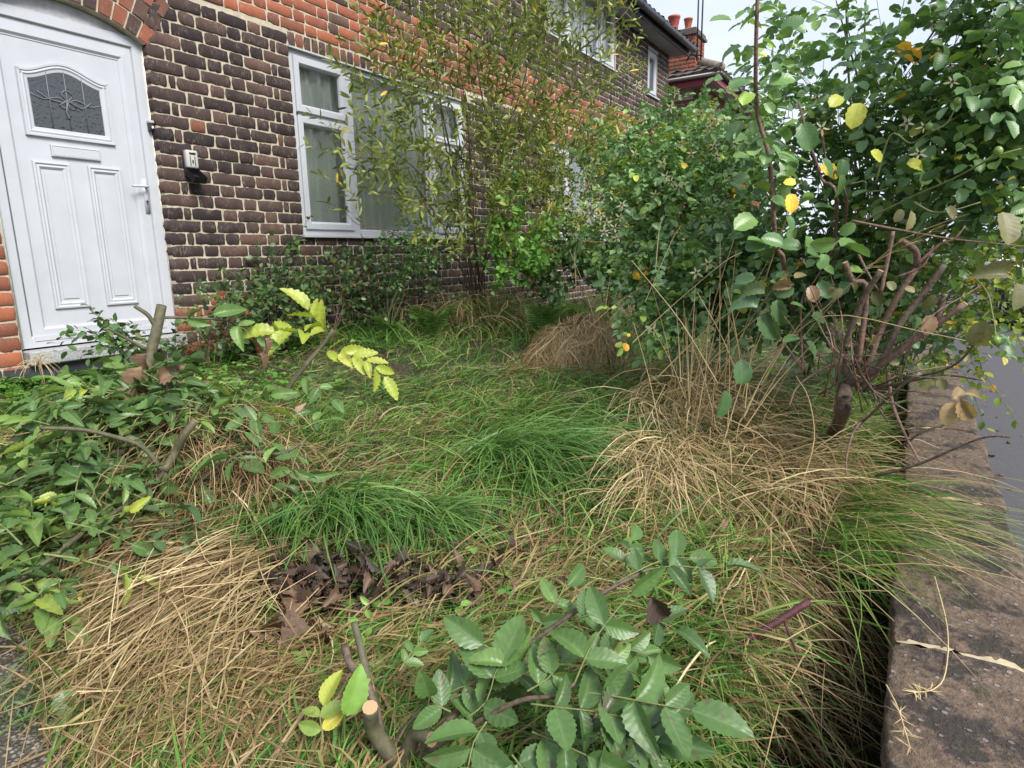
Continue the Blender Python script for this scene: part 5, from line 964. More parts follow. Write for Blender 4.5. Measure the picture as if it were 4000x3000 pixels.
# ---- tall rose cane with big rounded leaves
b7_ = gp(3150, 1480); b7_[2] -= .02; tr = thing_at('tall_rose', b7_, 'single tall dark rose cane with large rounded grey-green leaves rising above the other roses', 'rose')
stem('cane', [b7_]+list(path_px([(3075, 1080, 2.2), (3040, 950, 2.2), (2995, 620, 2.15), (2975, 430, 2.15), (2960, 200, 2.1), (2962, -80, 2.1)])), .0085, .005, BARK_R, tr, th_=60, tsize=.005, raw=True)
stem('cane', [b7_]+list(path_px([(3260, 900, 2.4), (3210, 700, 2.4), (3160, 560, 2.4), (3120, 400, 2.5)])), .006, .003, BARK_R, tr, th_=30, raw=True)
stem('cane', [b7_]+list(path_px([(3300, 900, 2.5), (3230, 620, 2.5), (3210, 500, 2.5)])), .006, .003, BARK_R, tr, th_=30, raw=True)
lv = Leaves(); big = [(2900, 780, 2.15, 78, 2.), (2950, 850, 2.1, 95, 3.6), (3010, 780, 2.1, 70, -.2), (2990, 955, 2.1, 75, 2.8), (3140, 960, 2.1, 72, .1), (3060, 955, 2.05, 78, 2.8), (3150, 985, 2.05, 72, .0), (3185, 960, 2.1, 60, .2), (3130, 480, 2.2, 95, -1.2), (3060, 560, 2.2, 80, 3.6), (3210, 620, 2.2, 65, -.9), (3280, 680, 2.2, 85, -1.3), (3090, 610, 2.3, 80, -1.9), (2930, 320, 2.1, 80, 3.4), (3000, 330, 2.1, 85, .2), (2900, 180, 2.1, 70, 3.4), (3050, 130, 2.15, 75, .6), (2860, 80, 2.1, 70, 3.), (3150, 130, 2.2, 75, 2.6), (2900, 470, 2.1, 80, -2.2), (3040, 620, 2.1, 65, .1), (2930, 620, 2.1, 65, 3.), (2920, 540, 2.1, 60, 3.2), (3030, 700, 2.15, 60, .2), (2930, 690, 2.15, 55, 3.4), (3000, 560, 2.1, 65, -.9), (2920, 250, 2.1, 55, -2.6), (3010, 250, 2.1, 55, -.4), (3180, 810, 2.2, 70, .1), (3070, 840, 2.1, 60, -1.1), (3290, 620, 2.4, 60, -1.6), (3330, 770, 2.3, 60, .5), (3340, 870, 2.2, 55, -2.4)]
for px, py, d, s_, a in big:
    p = P(px, py, d); dr = CR*math.cos(a)+CU*math.sin(a)+CF*rng.normal(0, .3); lv.add(p, nrm(dr), nrm(-CF*.6+UP*.7+rng.normal(0, .25, 3)), s_/FPX*d, rng.uniform(.1, .6))
for i in range(60):
    t = rng.uniform(0, 1); px = 2965+(3050-2965)*t+rng.normal(0, 45); py = 20+900*t+rng.normal(0, 20); d = 2.15+rng.normal(0, .05); a = rng.uniform(0, 2*PI); lv.add(P(px, py, d), nrm(CR*math.cos(a)+CU*math.sin(a)*.6+CF*rng.normal(0, .5)), nrm(UP+unit(1)[0]*.4), rng.uniform(.035, .06), rng.uniform(.2, .9))
gb = GB(); lv.into(gb, LEAF_ROSE, .25); gb.build('leaves', ROSEM, tr)
lv = Leaves()
for px, py, d, s_, a, t in [(3200, 650, 2.4, 75, -.4, .97), (3085, 755, 2.1, 65, -1.4, .99), (3110, 715, 2.1, 40, 3., .98), (3360, 400, 2.4, 80, -1.9, .93), (3400, 590, 2.2, 50, -.6, .93), (3540, 640, 2.2, 60, -.1, .93), (3240, 420, 2.4, 60, .8, .93)]: lv.add(P(px, py, d), nrm(CR*math.cos(a)+CU*math.sin(a)), -CF+UP*.3, s_/FPX*d, t)
gb = GB(); lv.into(gb, LEAF_ROSE, .2); gb.build('yellow_leaves', ROSEM, tr)
# ---- hard-pruned rose with thorny stubs
zz = lambda x, y, d: (2800+x*.5425, 800+y*.5425, d)
b8_ = gp(3235, 1720); b8_[2] -= .02; pr = thing_at('pruned_rose', b8_, 'old hard-pruned rose stump with thick sawn thorny canes and faded leaves beside the front wall', 'rose')
D = 2.15
stem('trunk', [b8_]+list(path_px([zz(890, 1480, D), zz(960, 1320, D), zz(1010, 1225, D)])), .021, .020, BARK_B, pr, True, 12, 30, .004, raw=True)
ST = [([zz(1000, 1260, D), zz(930, 1200, D), zz(950, 960, D-.02), zz(1040, 680, D-.05), zz(1180, 475, D-.08)], .0095, 1), ([zz(1060, 640, D-.04), zz(990, 540, D-.06), zz(925, 415, D-.08)], .008, 1), ([zz(1060, 1250, D), zz(1150, 920, D+.05), zz(1290, 700, D+.05), zz(1440, 450, D+.05)], .0095, 1), ([zz(1440, 450, D+.05), zz(1390, 340, D+.03), zz(1330, 255, D)], .009, 1),
      ([zz(1050, 1330, D), zz(1200, 1120, D-.02), zz(1310, 860, D-.02), zz(1440, 640, D), zz(1640, 430, D)], .010, 1), ([zz(1050, 1250, D), zz(1240, 1100, D-.05), zz(1500, 920, D-.08), zz(1790, 710, D-.1)], .0085, 1), ([zz(1580, 850, D-.08), zz(1620, 740, D-.08), zz(1640, 640, D-.08)], .008, 1),
      ([zz(1050, 1340, D), zz(1400, 1265, D-.1), zz(1650, 1235, D-.15), zz(1910, 1262, D-.2)], .005, 0), ([zz(1000, 1600, D), zz(1090, 1510, D-.05), zz(1370, 1275, D-.1), zz(1690, 1165, D-.15), zz(1860, 1000, D-.2), zz(1950, 830, D-.2)], .005, 0), ([zz(1230, 1200, D), zz(1260, 1430, D-.1), zz(1360, 1640, D-.2), (3590, 1800, D-.3)], .006, 0),
      ([zz(910, 1220, D), zz(860, 1150, D), zz(600, 1290, D), zz(520, 1450, D-.05)], .005, 0), ([zz(620, 1200, D), zz(600, 1000, D), zz(610, 700, D), zz(700, 560, D), zz(870, 260, D)], .004, 0), ([zz(620, 1190, D), zz(440, 940, D), zz(420, 900, D)], .004, 0), ([zz(850, 1500, D), zz(870, 1300, D), zz(850, 1050, D), zz(850, 780, D)], .005, 0),
      ([zz(1430, 440, D), zz(1600, 300, D), zz(1720, 240, D), zz(1790, 150, D)], .005, 0), ([zz(1300, 520, D), zz(1480, 440, D), zz(1560, 290, D)], .004, 0), ([zz(1020, 360, D), zz(1100, 520, D), zz(1180, 640, D)], .004, 0), ([zz(970, 115, D), zz(1300, 180, D), zz(1700, 245, D), zz(2210, 300, D)], .004, 0), ([zz(1100, 1500, D), zz(1000, 1620, D-.05), (3310, 1780, D-.1), (3306, 1850, D-.15)], .005, 0),
      ([zz(1240, 1350, D), zz(1100, 1330, D), zz(1500, 1350, D-.1)], .004, 0), ([(3420, 1860, 1.9), (3590, 1810, 1.85), (3820, 1715, 1.8), (3945, 1706, 1.78)], .004, 0), ([(3520, 1745, 1.95), (3600, 1690, 1.9), (3710, 1655, 1.9)], .004, 0), ([zz(1270, 190, D), zz(1230, 400, D), zz(1180, 640, D)], .006, 1)]
for i in range(30): a, b_ = rng.uniform(450, 1950), rng.uniform(500, 1400); an = rng.normal(.8, .5); ln = rng.uniform(150, 450); ST.append(([zz(1050+rng.normal(0, 170), 1250+rng.normal(0, 170), D), zz((a+1000)/2, (b_+1330)/2+rng.normal(0, 30), D+rng.normal(0, .1)), zz(a, b_, D+rng.normal(0, .2))], .0026, 0))
for l_, r, c_ in ST:
    if r > .0075 and abs(l_[0][0]-3360) < 30: l_ = [zz(1005, 1240, D)]+l_
    stem('cane', l_, r, r*(.9 if c_ else .4), BARK_R if rng.random() < .6 else BARK_B, pr, bool(c_), 8, 44 if r > .006 else 14, .0055 if r > .006 else .0035)
lv = Leaves(); lf = Leaves(); ly = Leaves()
def put(acc, x, y, d, s_, a, t, up=.5): p = P(*zz(x, y, d)); acc.add(p, nrm(CR*math.cos(a)+CU*math.sin(a)+CF*rng.normal(0, .25)), nrm(-CF+UP*up+rng.normal(0, .2, 3)), s_*.5425/FPX*d, t)
for x, y, s_, a, t in [(360, 300, 130, 3.1, .1), (440, 290, 140, -.1, .2), (640, 220, 130, -1.3, .55), (860, 270, 150, 3.3, .6), (890, 300, 170, .35, .5), (900, 300, 170, -.25, .5), (780, 350, 100, -1.9, .55), (560, 600, 130, 3.4, .2), (720, 560, 130, -.8, .15), (480, 620, 110, 2.4, .3), (760, 450, 90, -.3, .5), (640, 760, 110, 2.6, .3), (680, 800, 110, -.2, .2), (600, 960, 110, 3.2, .2), (640, 980, 130, -.9, .2), (280, 520, 130, 3.3, .1), (420, 520, 110, .2, .2), (1440, 800, 120, -1.5, .3), (1660, 530, 110, -.6, .3), (180, 1300, 170, 1.6, .1), (60, 1330, 190, -1.7, .0), (1360, 960, 90, -.8, .3), (960, 480, 120, .2, .7)]: put(lv, x, y, D-.05, s_, a, t)
for x, y, s_, a, t in [(1120, 630, 170, -1.5, .3), (1120, 930, 130, -2.2, .4), (1060, 960, 150, -.1, .3), (1270, 620, 120, 2.8, .3), (1350, 600, 100, -.3, .6), (1590, 660, 160, -1.6, .5), (1560, 1260, 150, -2., .3), (1600, 1250, 130, .0, .2), (1230, 1120, 110, -.9, .3), (900, 600, 130, -1.5, .2), (960, 560, 140, -1.3, .4), (1330, 30, 130, -2., .1), (1400, 40, 190, -1.6, .2), (1320, 1150, 130, -1.2, .1), (850, 600, 90, -2, .3), (1000, 850, 120, .4, .4), (1650, 20, 150, -.9, .3)]: put(lf, x, y, D-.06+rng.normal(0, .08), s_*.60, a+rng.normal(0, .5), t+rng.normal(0, .15))
for x, y, s_, a, t in [(440, 550, 140, .2, .9), (540, 590, 110, 3., .95), (680, 580, 110, -1.5, 1.), (350, 640, 140, 2.9, .6), (300, 750, 170, 2.8, .3), (330, 780, 190, -1.2, .4), (430, 680, 170, -1.4, .5), (560, 530, 90, .5, .9), (1540, 790, 120, -1.8, 1.)]: put(ly, x, y, D-.1, s_, a, t)
for acc, nm_, mt in ((lv, 'leaves', ROSEM), (lf, 'faded_leaves', FADEM), (ly, 'blotched_leaves', ROSEB)): gb = GB(); acc.into(gb, [LEAF_ROSE, leaf_hi(.66, .5, .5, .05, 10, 2, 'round', .03, .5)] if nm_ != 'leaves' else LEAF_ROSE, .5); gb.build(nm_, mt, pr)
# dark leaf spray over the pavement edge
lv = Leaves()
for x, y, s_, a, t in [(1700, 1420, 140, -1.9, .9), (1750, 1400, 150, -1.1, .9), (1780, 1360, 100, -.1, .85), (1700, 1400, 100, .7, .9), (2100, 500, 160, 3.0, .1), (2160, 560, 150, -1.6, .1), (2200, 500, 120, .6, .2), (1930, 830, 170, -1.6, .2), (2050, 50, 190, -1.5, .3)]: put(lv, x, y, D-.25, s_, a, t)
gb = GB(); lv.into(gb, [LEAF_ROSE, leaf_hi(.66, .5, .5, .05, 10, 2, 'round', .03, .5)], .5); gb.build('hanging_leaves', FADEM, pr)
# small-leaved briar hanging over the pavement
b9_ = np.array([.35, -4.12, -1.0]); bi = thing_at('briar', b9_, 'thin arching briar with tiny leaves hanging over the pavement side of the wall', 'rose')
bush(bi, b9_, [(3760, 1180, 2.5, 110, 16), (3870, 1060, 2.4, 120, 16), (3720, 1360, 2.4, 90, 12), (3810, 1420, 2.3, 70, 8), (3950, 1000, 2.3, 110, 14), (3960, 1260, 2.2, 60, 5), (3640, 1050, 2.6, 110, 12)], HEDGM, LEAF_WIDE, CANE_G, (.5, .25), (.018, .030), 10, (.14, .28), .2, .0012, stems=12, stemr=.003)
# ================================================================== compound-leaf saplings (cut back)
def comp_px(lv, gr, pts, n, L_, tone=.4, first=.25, ang=1.05, term=1.15, jit=.12, nup=None):
    """one large compound leaf along pixel polyline (px,py,d); L_ leaflet length in px"""
    q, _ = catmull(path_px(pts), np.zeros(len(pts)), 8); gr.tube(q[::4], np.linspace(.0016, .0009, len(q[::4])), 5, .5, 1, False); d_ = nrm(np.gradient(q, axis=0)); dist = pts[-1][2]; Lw = L_/FPX*dist
    up = nrm(-CF*.75+UP*.8) if nup is None else nrm(nup)
    for i in range(n):
        k = int((first+(1-first)*i/n)*(len(q)-1)); x = nrm(np.cross(d_[k], up))
        for sg in (-1, 1): lv.add(q[k], nrm(d_[k]*math.cos(ang)+x*sg*math.sin(ang)+rng.normal(0, jit, 3)), nrm(up+rng.normal(0, .22, 3)), Lw*rng.uniform(.70, 1.15), tone+rng.normal(0, .13))
    lv.add(q[-1], nrm(d_[-1]+rng.normal(0, .1, 3)), nrm(up+rng.normal(0, .15, 3)), Lw*term, tone+rng.normal(0, .06))
# --- foreground
d0 = 1.02
b10 = P(1545, 3060, 1.12); fo = thing_at('cut_sapling', b10, 'nearest cut-back sapling, two round sawn stubs and big serrated leaflets at the bottom edge', 'sapling', 'cut-back saplings')
stem('stump', [(1545, 3300, 1.15), (1540, 3060, 1.12), (1525, 2960, 1.10), (1480, 2850, 1.06), (1446, 2765, 1.02)], .0135, .0108, BARK_G, fo, True, 14)
stem('stump', [(1545, 3040, 1.12), (1590, 2960, 1.10), (1640, 2915, 1.06), (1686, 2888, 1.02)], .0125, .0098, BARK_G, fo, True, 14)
stem('stump', [(1500, 2930, 1.13), (1455, 2740, 1.12), (1420, 2650, 1.12), (1375, 2590, 1.13), (1345, 2520, 1.14)], .0085, .006, BARK_B, fo, True, 10)
stem('stump', [(1440, 2680, 1.12), (1415, 2540, 1.12), (1382, 2430, 1.12)], .007, .0055, BARK_G, fo, True, 10)
TW = [([(1560, 3000, 1.12), (1800, 2780, 1.08), (1900, 2690, 1.06), (2000, 2561, 1.05), (2244, 2382, 1.06), (2390, 2290, 1.08), (2530, 2225, 1.10)], .005), ([(1560, 3000, 1.12), (1850, 2830, 1.05), (2032, 2745, 1.0), (2150, 2720, .98), (2245, 2672, .97)], .0045), ([(1500, 3000, 1.1), (1560, 2880, 1.08), (1640, 2790, 1.08), (1830, 2700, 1.06)], .0028)]
for l_, r in TW: stem('branch', l_, r, r*.6, BARK_B, fo, sides=8)
lv = Leaves(); gr = Multi()
CL = [([(2260, 2700, .97), (2400, 2720, .95), (2560, 2750, .93), (2695, 2772, .92)], 3, 175, .42), ([(2075, 2750, .98), (2200, 2765, .96), (2330, 2780, .95), (2450, 2805, .94)], 3, 150, .32), ([(2240, 2680, .97), (2300, 2540, .96), (2370, 2430, .96), (2460, 2325, .97)], 2, 150, .52), ([(1830, 2800, 1.04), (1900, 2740, 1.03), (1930, 2640, 1.02), (1945, 2610, 1.02)], 2, 170, .45),
      ([(1990, 2590, 1.05), (2080, 2490, 1.05), (2150, 2380, 1.06), (2215, 2290, 1.07)], 3, 100, .45), ([(2400, 2280, 1.09), (2520, 2215, 1.10), (2620, 2180, 1.12), (2690, 2180, 1.13)], 3, 110, .35), ([(2530, 2225, 1.1), (2640, 2210, 1.1), (2740, 2220, 1.1), (2830, 2215, 1.1)], 2, 110, .2), ([(1560, 2620, 1.08), (1600, 2560, 1.08), (1640, 2510, 1.09)], 2, 62, .5),
      ([(2080, 2860, .98), (2180, 2900, .96), (2290, 2950, .95)], 2, 170, .35), ([(1900, 2820, 1.0), (1850, 2900, .98), (1830, 2990, .97)], 2, 170, .35), ([(2350, 2800, .96), (2440, 2880, .95), (2560, 2900, .94)], 2, 165, .3), ([(1760, 2780, 1.02), (1700, 2750, 1.02), (1680, 2720, 1.0)], 1, 120, .45), ([(2060, 2700, 1.0), (2140, 2650, 1.0), (2190, 2590, 1.0)], 2, 125, .5), ([(2000, 2950, .97), (2050, 3010, .96), (2100, 3050, .96)], 2, 180, .4), ([(1980, 2640, 1.02), (1960, 2560, 1.02), (1890, 2520, 1.02)], 1, 150, .5),
      ([(2440, 2240, 1.12), (2450, 2160, 1.13), (2470, 2110, 1.15)], 2, 85, .55), ([(2250, 2420, 1.04), (2310, 2400, 1.03), (2350, 2420, 1.02)], 1, 110, .4), ([(2350, 2560, 1.0), (2420, 2600, 1.0), (2500, 2640, 1.0)], 2, 100, .6), ([(2550, 2420, 1.05), (2600, 2440, 1.03), (2640, 2460, 1.02)], 1, 110, .25)]
for pts, n, L_, t_ in CL: comp_px(lv, gr, pts, n, L_, t_-.08)
for i in range(9):                     # deeper, shaded ones behind
    a, b_ = rng.uniform(1650, 2750), rng.uniform(2350, 3020); 
    if b_ < 2350+.25*abs(a-2400): b_ += 150
    an = rng.uniform(-.9, .9); ln = rng.uniform(180, 300); d_ = rng.uniform(1.08, 1.2); comp_px(lv, gr, [(a, b_, d_), (a+ln*.5*math.cos(an), b_+ln*.5*math.sin(an)-15, d_-.02), (a+ln*math.cos(an), b_+ln*math.sin(an), d_-.02)], 2, rng.uniform(95, 140), rng.uniform(.1, .5))
gb = GB(); lv.into(gb, [LEAF_ASH, LEAF_ASH, LEAF_ASHB, LEAF_ASHC], .45); gb.build('leaves', ASHM, fo); gr.build('leaf_stalk', RACH, fo)
lv = Leaves(); gr = Multi(); comp_px(lv, gr, [(1262, 2900, 1.1), (1258, 2850, 1.1), (1250, 2800, 1.1), (1262, 2760, 1.1)], 2, 105, .93, .35, 1.15); gb = GB(); lv.into(gb, LEAF_ASH, .3); gb.build('yellowing_leaves', ASHM, fo); gr.build('leaf_stalk', RACH, fo)
lv = Leaves(); lv.add(P(1355, 2800, 1.05), nrm(CR*.35+CU*1.), -CF+CR*.3, 165/FPX*1.05, .86); lv.add(P(1400, 2690, 1.08), nrm(CR*.7+CU*.6), -CF+UP, 50/FPX*1.05, .86)
for q in ((1400, 2420), (1430, 2380), (1450, 2450), (1420, 2540), (1390, 2600), (1440, 2360), (1400, 2480)): a = rng.uniform(0, 6); lv.add(P(*q, 1.12), nrm(CR*math.cos(a)+CU*math.sin(a)), -CF+UP*.5, .018, .8)
gb = GB(); lv.into(gb, LEAF_ASH, .2); gb.build('young_leaves', BRIGM, fo)
# brown curled leaf on the branch
for q_ in ((P(2540, 2330, .98), nrm(CR*.5-CU*.8), -CF+UP*.3, .05, .2), (P(2100, 2560, 1.0), nrm(CR+CU*.1), -CF, .03, .5)): lv = Leaves(); lv.add(*q_); gb = GB(); lv.into(gb, LEAF_CURL, .2); gb.build('withered_leaf', BROWNL, fo)
# --- left sapling mass
b11 = gp(690, 2120); b11[2] -= .02; ls2 = thing_at('cut_sapling', b11, 'left cut-back sapling, thick upright sawn stem before the door, glossy leafy mound below', 'sapling', 'cut-back saplings')
stem('stump', [b11]+list(path_px([(600, 1750, 2.25), (560, 1560, 2.35), (590, 1400, 2.38), (625, 1270, 2.40), (631, 1195, 2.42)])), .019, .0155, BARK_G, ls2, True, 14, raw=True)
stem('side_twig', [(612, 1285, 2.41), (575, 1240, 2.40), (525, 1195, 2.40)], .008, .006, BARK_G, ls2, True); stem('side_twig', [(570, 1365, 2.38), (500, 1325, 2.36), (420, 1282, 2.34)], .006, .004, BARK_G, ls2, True)
stem('side_twig', [(635, 1240, 2.41), (740, 1242, 2.42), (885, 1254, 2.45), (960, 1290, 2.46)], .005, .003, BARK_G, ls2)
stem('stump', [(640, 1840, 1.95), (680, 1770, 1.95), (725, 1700, 1.93), (762, 1645, 1.92)], .011, .010, BARK_G, ls2, True, 12)
stem('branch', [(640, 1845, 1.95), (560, 1740, 1.93), (420, 1690, 1.92), (300, 1675, 1.92), (155, 1672, 1.92)], .0065, .0045, BARK_G, ls2); stem('branch', [(640, 1845, 1.95), (560, 1930, 1.9), (350, 2060, 1.8), (180, 2200, 1.7), (-60, 2350, 1.6)], .006, .005, BARK_G, ls2)
stem('branch', [(700, 2100, 2.0), (640, 1960, 1.98), (640, 1845, 1.95)], .010, .008, BARK_G, ls2); stem('branch', [(640, 1845, 1.95), (560, 1900, 1.94), (440, 1915, 1.92)], .005, .003, BARK_G, ls2)
stem('branch', [(640, 2050, 2.0), (900, 1800, 1.95), (1000, 1770, 1.95), (1100, 1765, 1.93), (1185, 1728, 1.92)], .005, .0038, BARK_G, ls2, True)
lv = Leaves(); gr = GB()
for i in range(420):
    u = rng.uniform(0, 1); px = rng.uniform(180, 950) if i < 290 else rng.uniform(-20, 600); py = (1430+.35*abs(px-560)+rng.uniform(0, 420)) if i < 290 else rng.uniform(1850, 2280)
    if px > 720 and py > 1800: continue
    if py > 2350-.4*px+150: continue
    d = 2.45-(py-1400)/900*.75+rng.normal(0, .09); p = P(px, py, d); g_ = gz(p[0], p[1])
    if p[2] < g_+.03: p[2] = g_+rng.uniform(.03, .15)
    a = rng.uniform(0, 2*PI); dr = nrm(np.array([math.cos(a), math.sin(a), rng.uniform(-.5, .7)])+(-CF*[1, 1, 0])*.25); s_ = rng.uniform(.08, .17)
    compound(lv, p[None], dr[None], nrm(UP+rng.normal(0, .25, 3))[None], np.array([s_]), 2 if rng.random() < .7 else 3, min(.86, rng.normal(.40, .25)), 1.05, gr, .44)
for pts, n, L_, t_ in [([(1060, 1830, 1.9), (1010, 1790, 1.9), (900, 1790, 1.88)], 1, 110, .55), ([(1185, 1728, 1.92), (1150, 1800, 1.9), (1130, 1880, 1.88), (1100, 1950, 1.86)], 3, 85, .4), ([(1190, 1760, 1.92), (1210, 1870, 1.9), (1215, 1960, 1.88), (1190, 2010, 1.86)], 2, 100, .6), ([(1150, 1640, 2.1), (1050, 1650, 2.08), (960, 1640, 2.05), (920, 1630, 2.05)], 3, 80, .42), ([(700, 1260, 2.4), (770, 1240, 2.4), (830, 1230, 2.4)], 1, 95, .45), ([(900, 1255, 2.45), (960, 1290, 2.45), (1000, 1320, 2.45)], 1, 80, .5), ([(1050, 2000, 1.85), (1080, 2060, 1.83), (1070, 2120, 1.8)], 2, 70, .25)]:
    comp_px(lv, gr, pts, n, L_, t_)
gb = GB(); lv.into(gb, [LEAF_ASH2, LEAF_ASH2B, LEAF_ASHB], .6); gb.build('leaves', ASHM, ls2); gr.build('leaf_stalks', RACH, ls2)
lv = Leaves()
for q in [(550, 1430, 2.3, 95, -1.7), (530, 1500, 2.28, 105, -1.5), (525, 1560, 2.25, 120, -1.6), (570, 1380, 2.33, 60, -1.8), (620, 1480, 2.3, 80, .5), (660, 1500, 2.3, 90, -1.0), (1230, 1980, 1.85, 70, -1.2), (1190, 1990, 1.85, 75, -1.8), (1290, 1960, 1.85, 80, -.8), (1170, 2080, 1.8, 60, -1.7), (1030, 1320, 2.4, 60, -1.2), (1010, 1380, 2.4, 60, -1.), (1150, 1590, 2.1, 40, .2)]: lv.add(P(*q[:3]), nrm(CR*math.cos(q[4])+CU*math.sin(q[4])), -CF+UP*.2+rng.normal(0, .4, 3), q[3]/FPX*q[2], rng.uniform(.6, .95))
gb = GB(); lv.into(gb, LEAF_CURL, .5); gb.build('withered_leaves', BROWNL, ls2)
# --- middle sapling with yellow leaves
b12 = gp(1080, 1660); b12[2] -= .02; ys = thing_at('cut_sapling', b12, 'leaning cut-back sapling with lime yellow leaves on the lawn behind the left one', 'sapling', 'cut-back saplings')
stem('stump', [b12]+list(path_px([(1120, 1540, 2.6), (1180, 1440, 2.6), (1250, 1360, 2.6), (1302, 1290, 2.6)])), .0105, .009, BARK_G, ys, True, 12, raw=True)
stem('side_twig', [(1165, 1455, 2.6), (1250, 1445, 2.6), (1300, 1425, 2.58), (1440, 1415, 2.55)], .0032, .002, RACH, ys); stem('side_twig', [(1165, 1455, 2.6), (1090, 1440, 2.6), (1030, 1420, 2.58), (1020, 1390, 2.55)], .0035, .002, BARK_G, ys)
lv = Leaves(); gr = Multi()
comp_px(lv, gr, [(1285, 1310, 2.6), (1270, 1290, 2.58), (1235, 1250, 2.56), (1205, 1215, 2.55)], 3, 105, .5, .3, .75); comp_px(lv, gr, [(1280, 1320, 2.6), (1180, 1300, 2.5), (1110, 1300, 2.5), (1080, 1300, 2.5)], 3, 110, .4, .3, .8)
comp_px(lv, gr, [(1240, 1370, 2.6), (1340, 1380, 2.55), (1440, 1415, 2.5), (1500, 1470, 2.48)], 5, 90, .6, .15, .7)
gb = GB(); lv.into(gb, [leaf_hi(.46, .3, .3, .05, 14, 2, 'acum', .02, .3), leaf_hi(.42, .15, .1, .06, 14, 2, 'acum', .03, -.4)], .5); gb.build('yellow_leaves', YELM, ys); gr.build('leaf_stalk', RACH, ys)
lv = Leaves(); gr = Multi(); comp_px(lv, gr, [(1170, 1460, 2.6), (1230, 1500, 2.6), (1300, 1560, 2.55)], 2, 60, .4); comp_px(lv, gr, [(1100, 1600, 2.55), (1200, 1640, 2.5), (1290, 1640, 2.5)], 2, 60, .35); gb = GB(); lv.into(gb, LEAF_ASH, .35); gb.build('leaves', ASHM, ys); gr.build('leaf_stalk', RACH, ys)
# fallen purple rose cane
fc = thing_at('fallen_cane', gp(2830, 2560), 'thick dark purple cut rose cane lying on the grass near the front wall', 'branch')
stem('cane', [(2770, 2575, 1.42), (2900, 2510, 1.42), (3010, 2450, 1.42), (3160, 2350, 1.44)], .0065, .007, BARK_P, fc, True, 10, 24, .003); stem('twig', [(3065, 2430, 1.43), (3100, 2510, 1.42), (3130, 2600, 1.42)], .003, .0022, BARK_P, fc, th_=8, tsize=.002)
stem('twig', [(2480, 2550, 1.35), (2540, 2545, 1.36), (2610, 2550, 1.38)], .0035, .003, BARK_P, fc)
# weeds bottom left
def weed(px, py, jx, jy, n, label, tpl, mat, L0, L1, name='weed', tone=(.5, .25), h=(.02, .09), per=14):
    c_ = gp(px, py); o = thing_at(name, c_, label, name.replace('_', ' '), None); lv = Leaves(); gt = GB()
    for i in range(n):
        q = gp(px+rng.normal(0, jx), py+rng.normal(0, jy)); dr = nrm(UP*.8+unit(1)[0]*.8); ln = rng.uniform(*h); gt.tube([q, q+dr*ln], .0008, 3, .5, 1, False); f = rng.uniform(.2, 1, (per, 1)); dd = nrm(unit(per)+UP*.4); lv.add(q+dr*ln*f, dd, nrm(UP+rng.normal(0, .4, (per, 3))), rng.uniform(L0, L1, per), rng.normal(*tone, per))
    gb = GB(); lv.into(gb, tpl); gb.build('leaves', mat, o); gt.build('stems', CANE_G, o)
weed(190, 2420, 50, 30, 40, 'small yellow-green weed at the edge of the pebble path, higher up', LEAF_LO, BRIGM, .008, .018); weed(240, 2620, 50, 40, 55, 'grey-green feathery weed creeping over the path edge', LEAF_NARROW, WEEDM, .010, .022, per=18)
weed(120, 2780, 50, 40, 45, 'grey-green feathery weed at the bottom left corner of the path', LEAF_NARROW, WEEDM, .010, .022, per=18); weed(330, 2520, 50, 30, 30, 'pale silvery weed between the path and the flattened straw', LEAF_NARROW, WEEDM, .010, .02, per=18)
c_ = gp(290, 2880); ml = thing_at('mallow_leaf', c_, 'single round crinkled green leaf near the bottom left corner', 'weed'); lv = Leaves(); [lv.add(c_+[0, 0, .03]+rng.normal(0, .008, 3), nrm(CR*math.cos(a)+CU*math.sin(a)*.7+UP*.1), nrm(UP-CF*.5), .04, rng.uniform(.1, .5)) for a in np.arange(7)*.9]; gb = GB(); lv.into(gb, leaf_hi(.95, .15, .2, .03, 8, 2, 'round', .03), .1); gb.build('leaf', ASHM, ml)
# dried curly seed head near the step
c_ = P(150, 1425, 3.4); c0_ = np.array([c_[0], c_[1], gz(c_[0], c_[1])]); dh = thing_at('dried_weed', c0_, 'pale curly dried weed head in front of the plinth left of the doorstep', 'weed'); gb = GB()
gb.tube([c0_, (c0_+c_)/2+[.01, 0, 0], c_], .0015, 4, .4, 3)
for i in range(34): d_ = unit(1)[0]*[1, 1, .7]; gb.tube([c_, c_+d_*.035+UP*.02, c_+d_*.07, c_+d_*.085-UP*.025], [.0012, .0012, .001, .0006], 4, rng.uniform(.6, 1), 3, False)
gb.build('seed_head', STRAWM, dh)
# yellow oxalis weed at left edge
weed(110, 1800, 25, 30, 10, 'small weed with yellow leaves in the dead grass at the left edge', LEAF_WIDE, YELM, .018, .03, per=6)
# ================================================================== parked car
CARB = plain('car_white_paint', (.72, .74, .76), .22); TYRE = plain('tyre_rubber', (.018, .018, .02), .8); CGL = plain('car_glass', (.015, .02, .025), .05, spec=.9); LAMP = plain('headlamp_glass', (.45, .47, .5), .08, spec=.8); RIM = plain('wheel_rim', (.4, .41, .43), .3, .8)
car = thing_at('parked_car', (10.2, -6.05, Z_PAV), 'white hatchback with dark lower bumper parked half on the pavement', 'car')
x0c, yc, zc = 7.6, -6.05, Z_PAV
prof = [(0, .32), (.02, .62), (.12, .78), (.9, .92), (1.05, .95), (1.75, 1.40), (2.1, 1.47), (3.2, 1.46), (3.75, 1.2), (3.95, .9), (4.0, .35), (3.9, .22), (.1, .22)]
def hw_(x, z): return .86*(1-.10*math.exp(-x/.25))*(1-.06*max(0, x-3.6))*(1-.22*max(0, z-.9)/.55)
gb = GB(); rows = []; yy = np.linspace(-1, 1, 9)
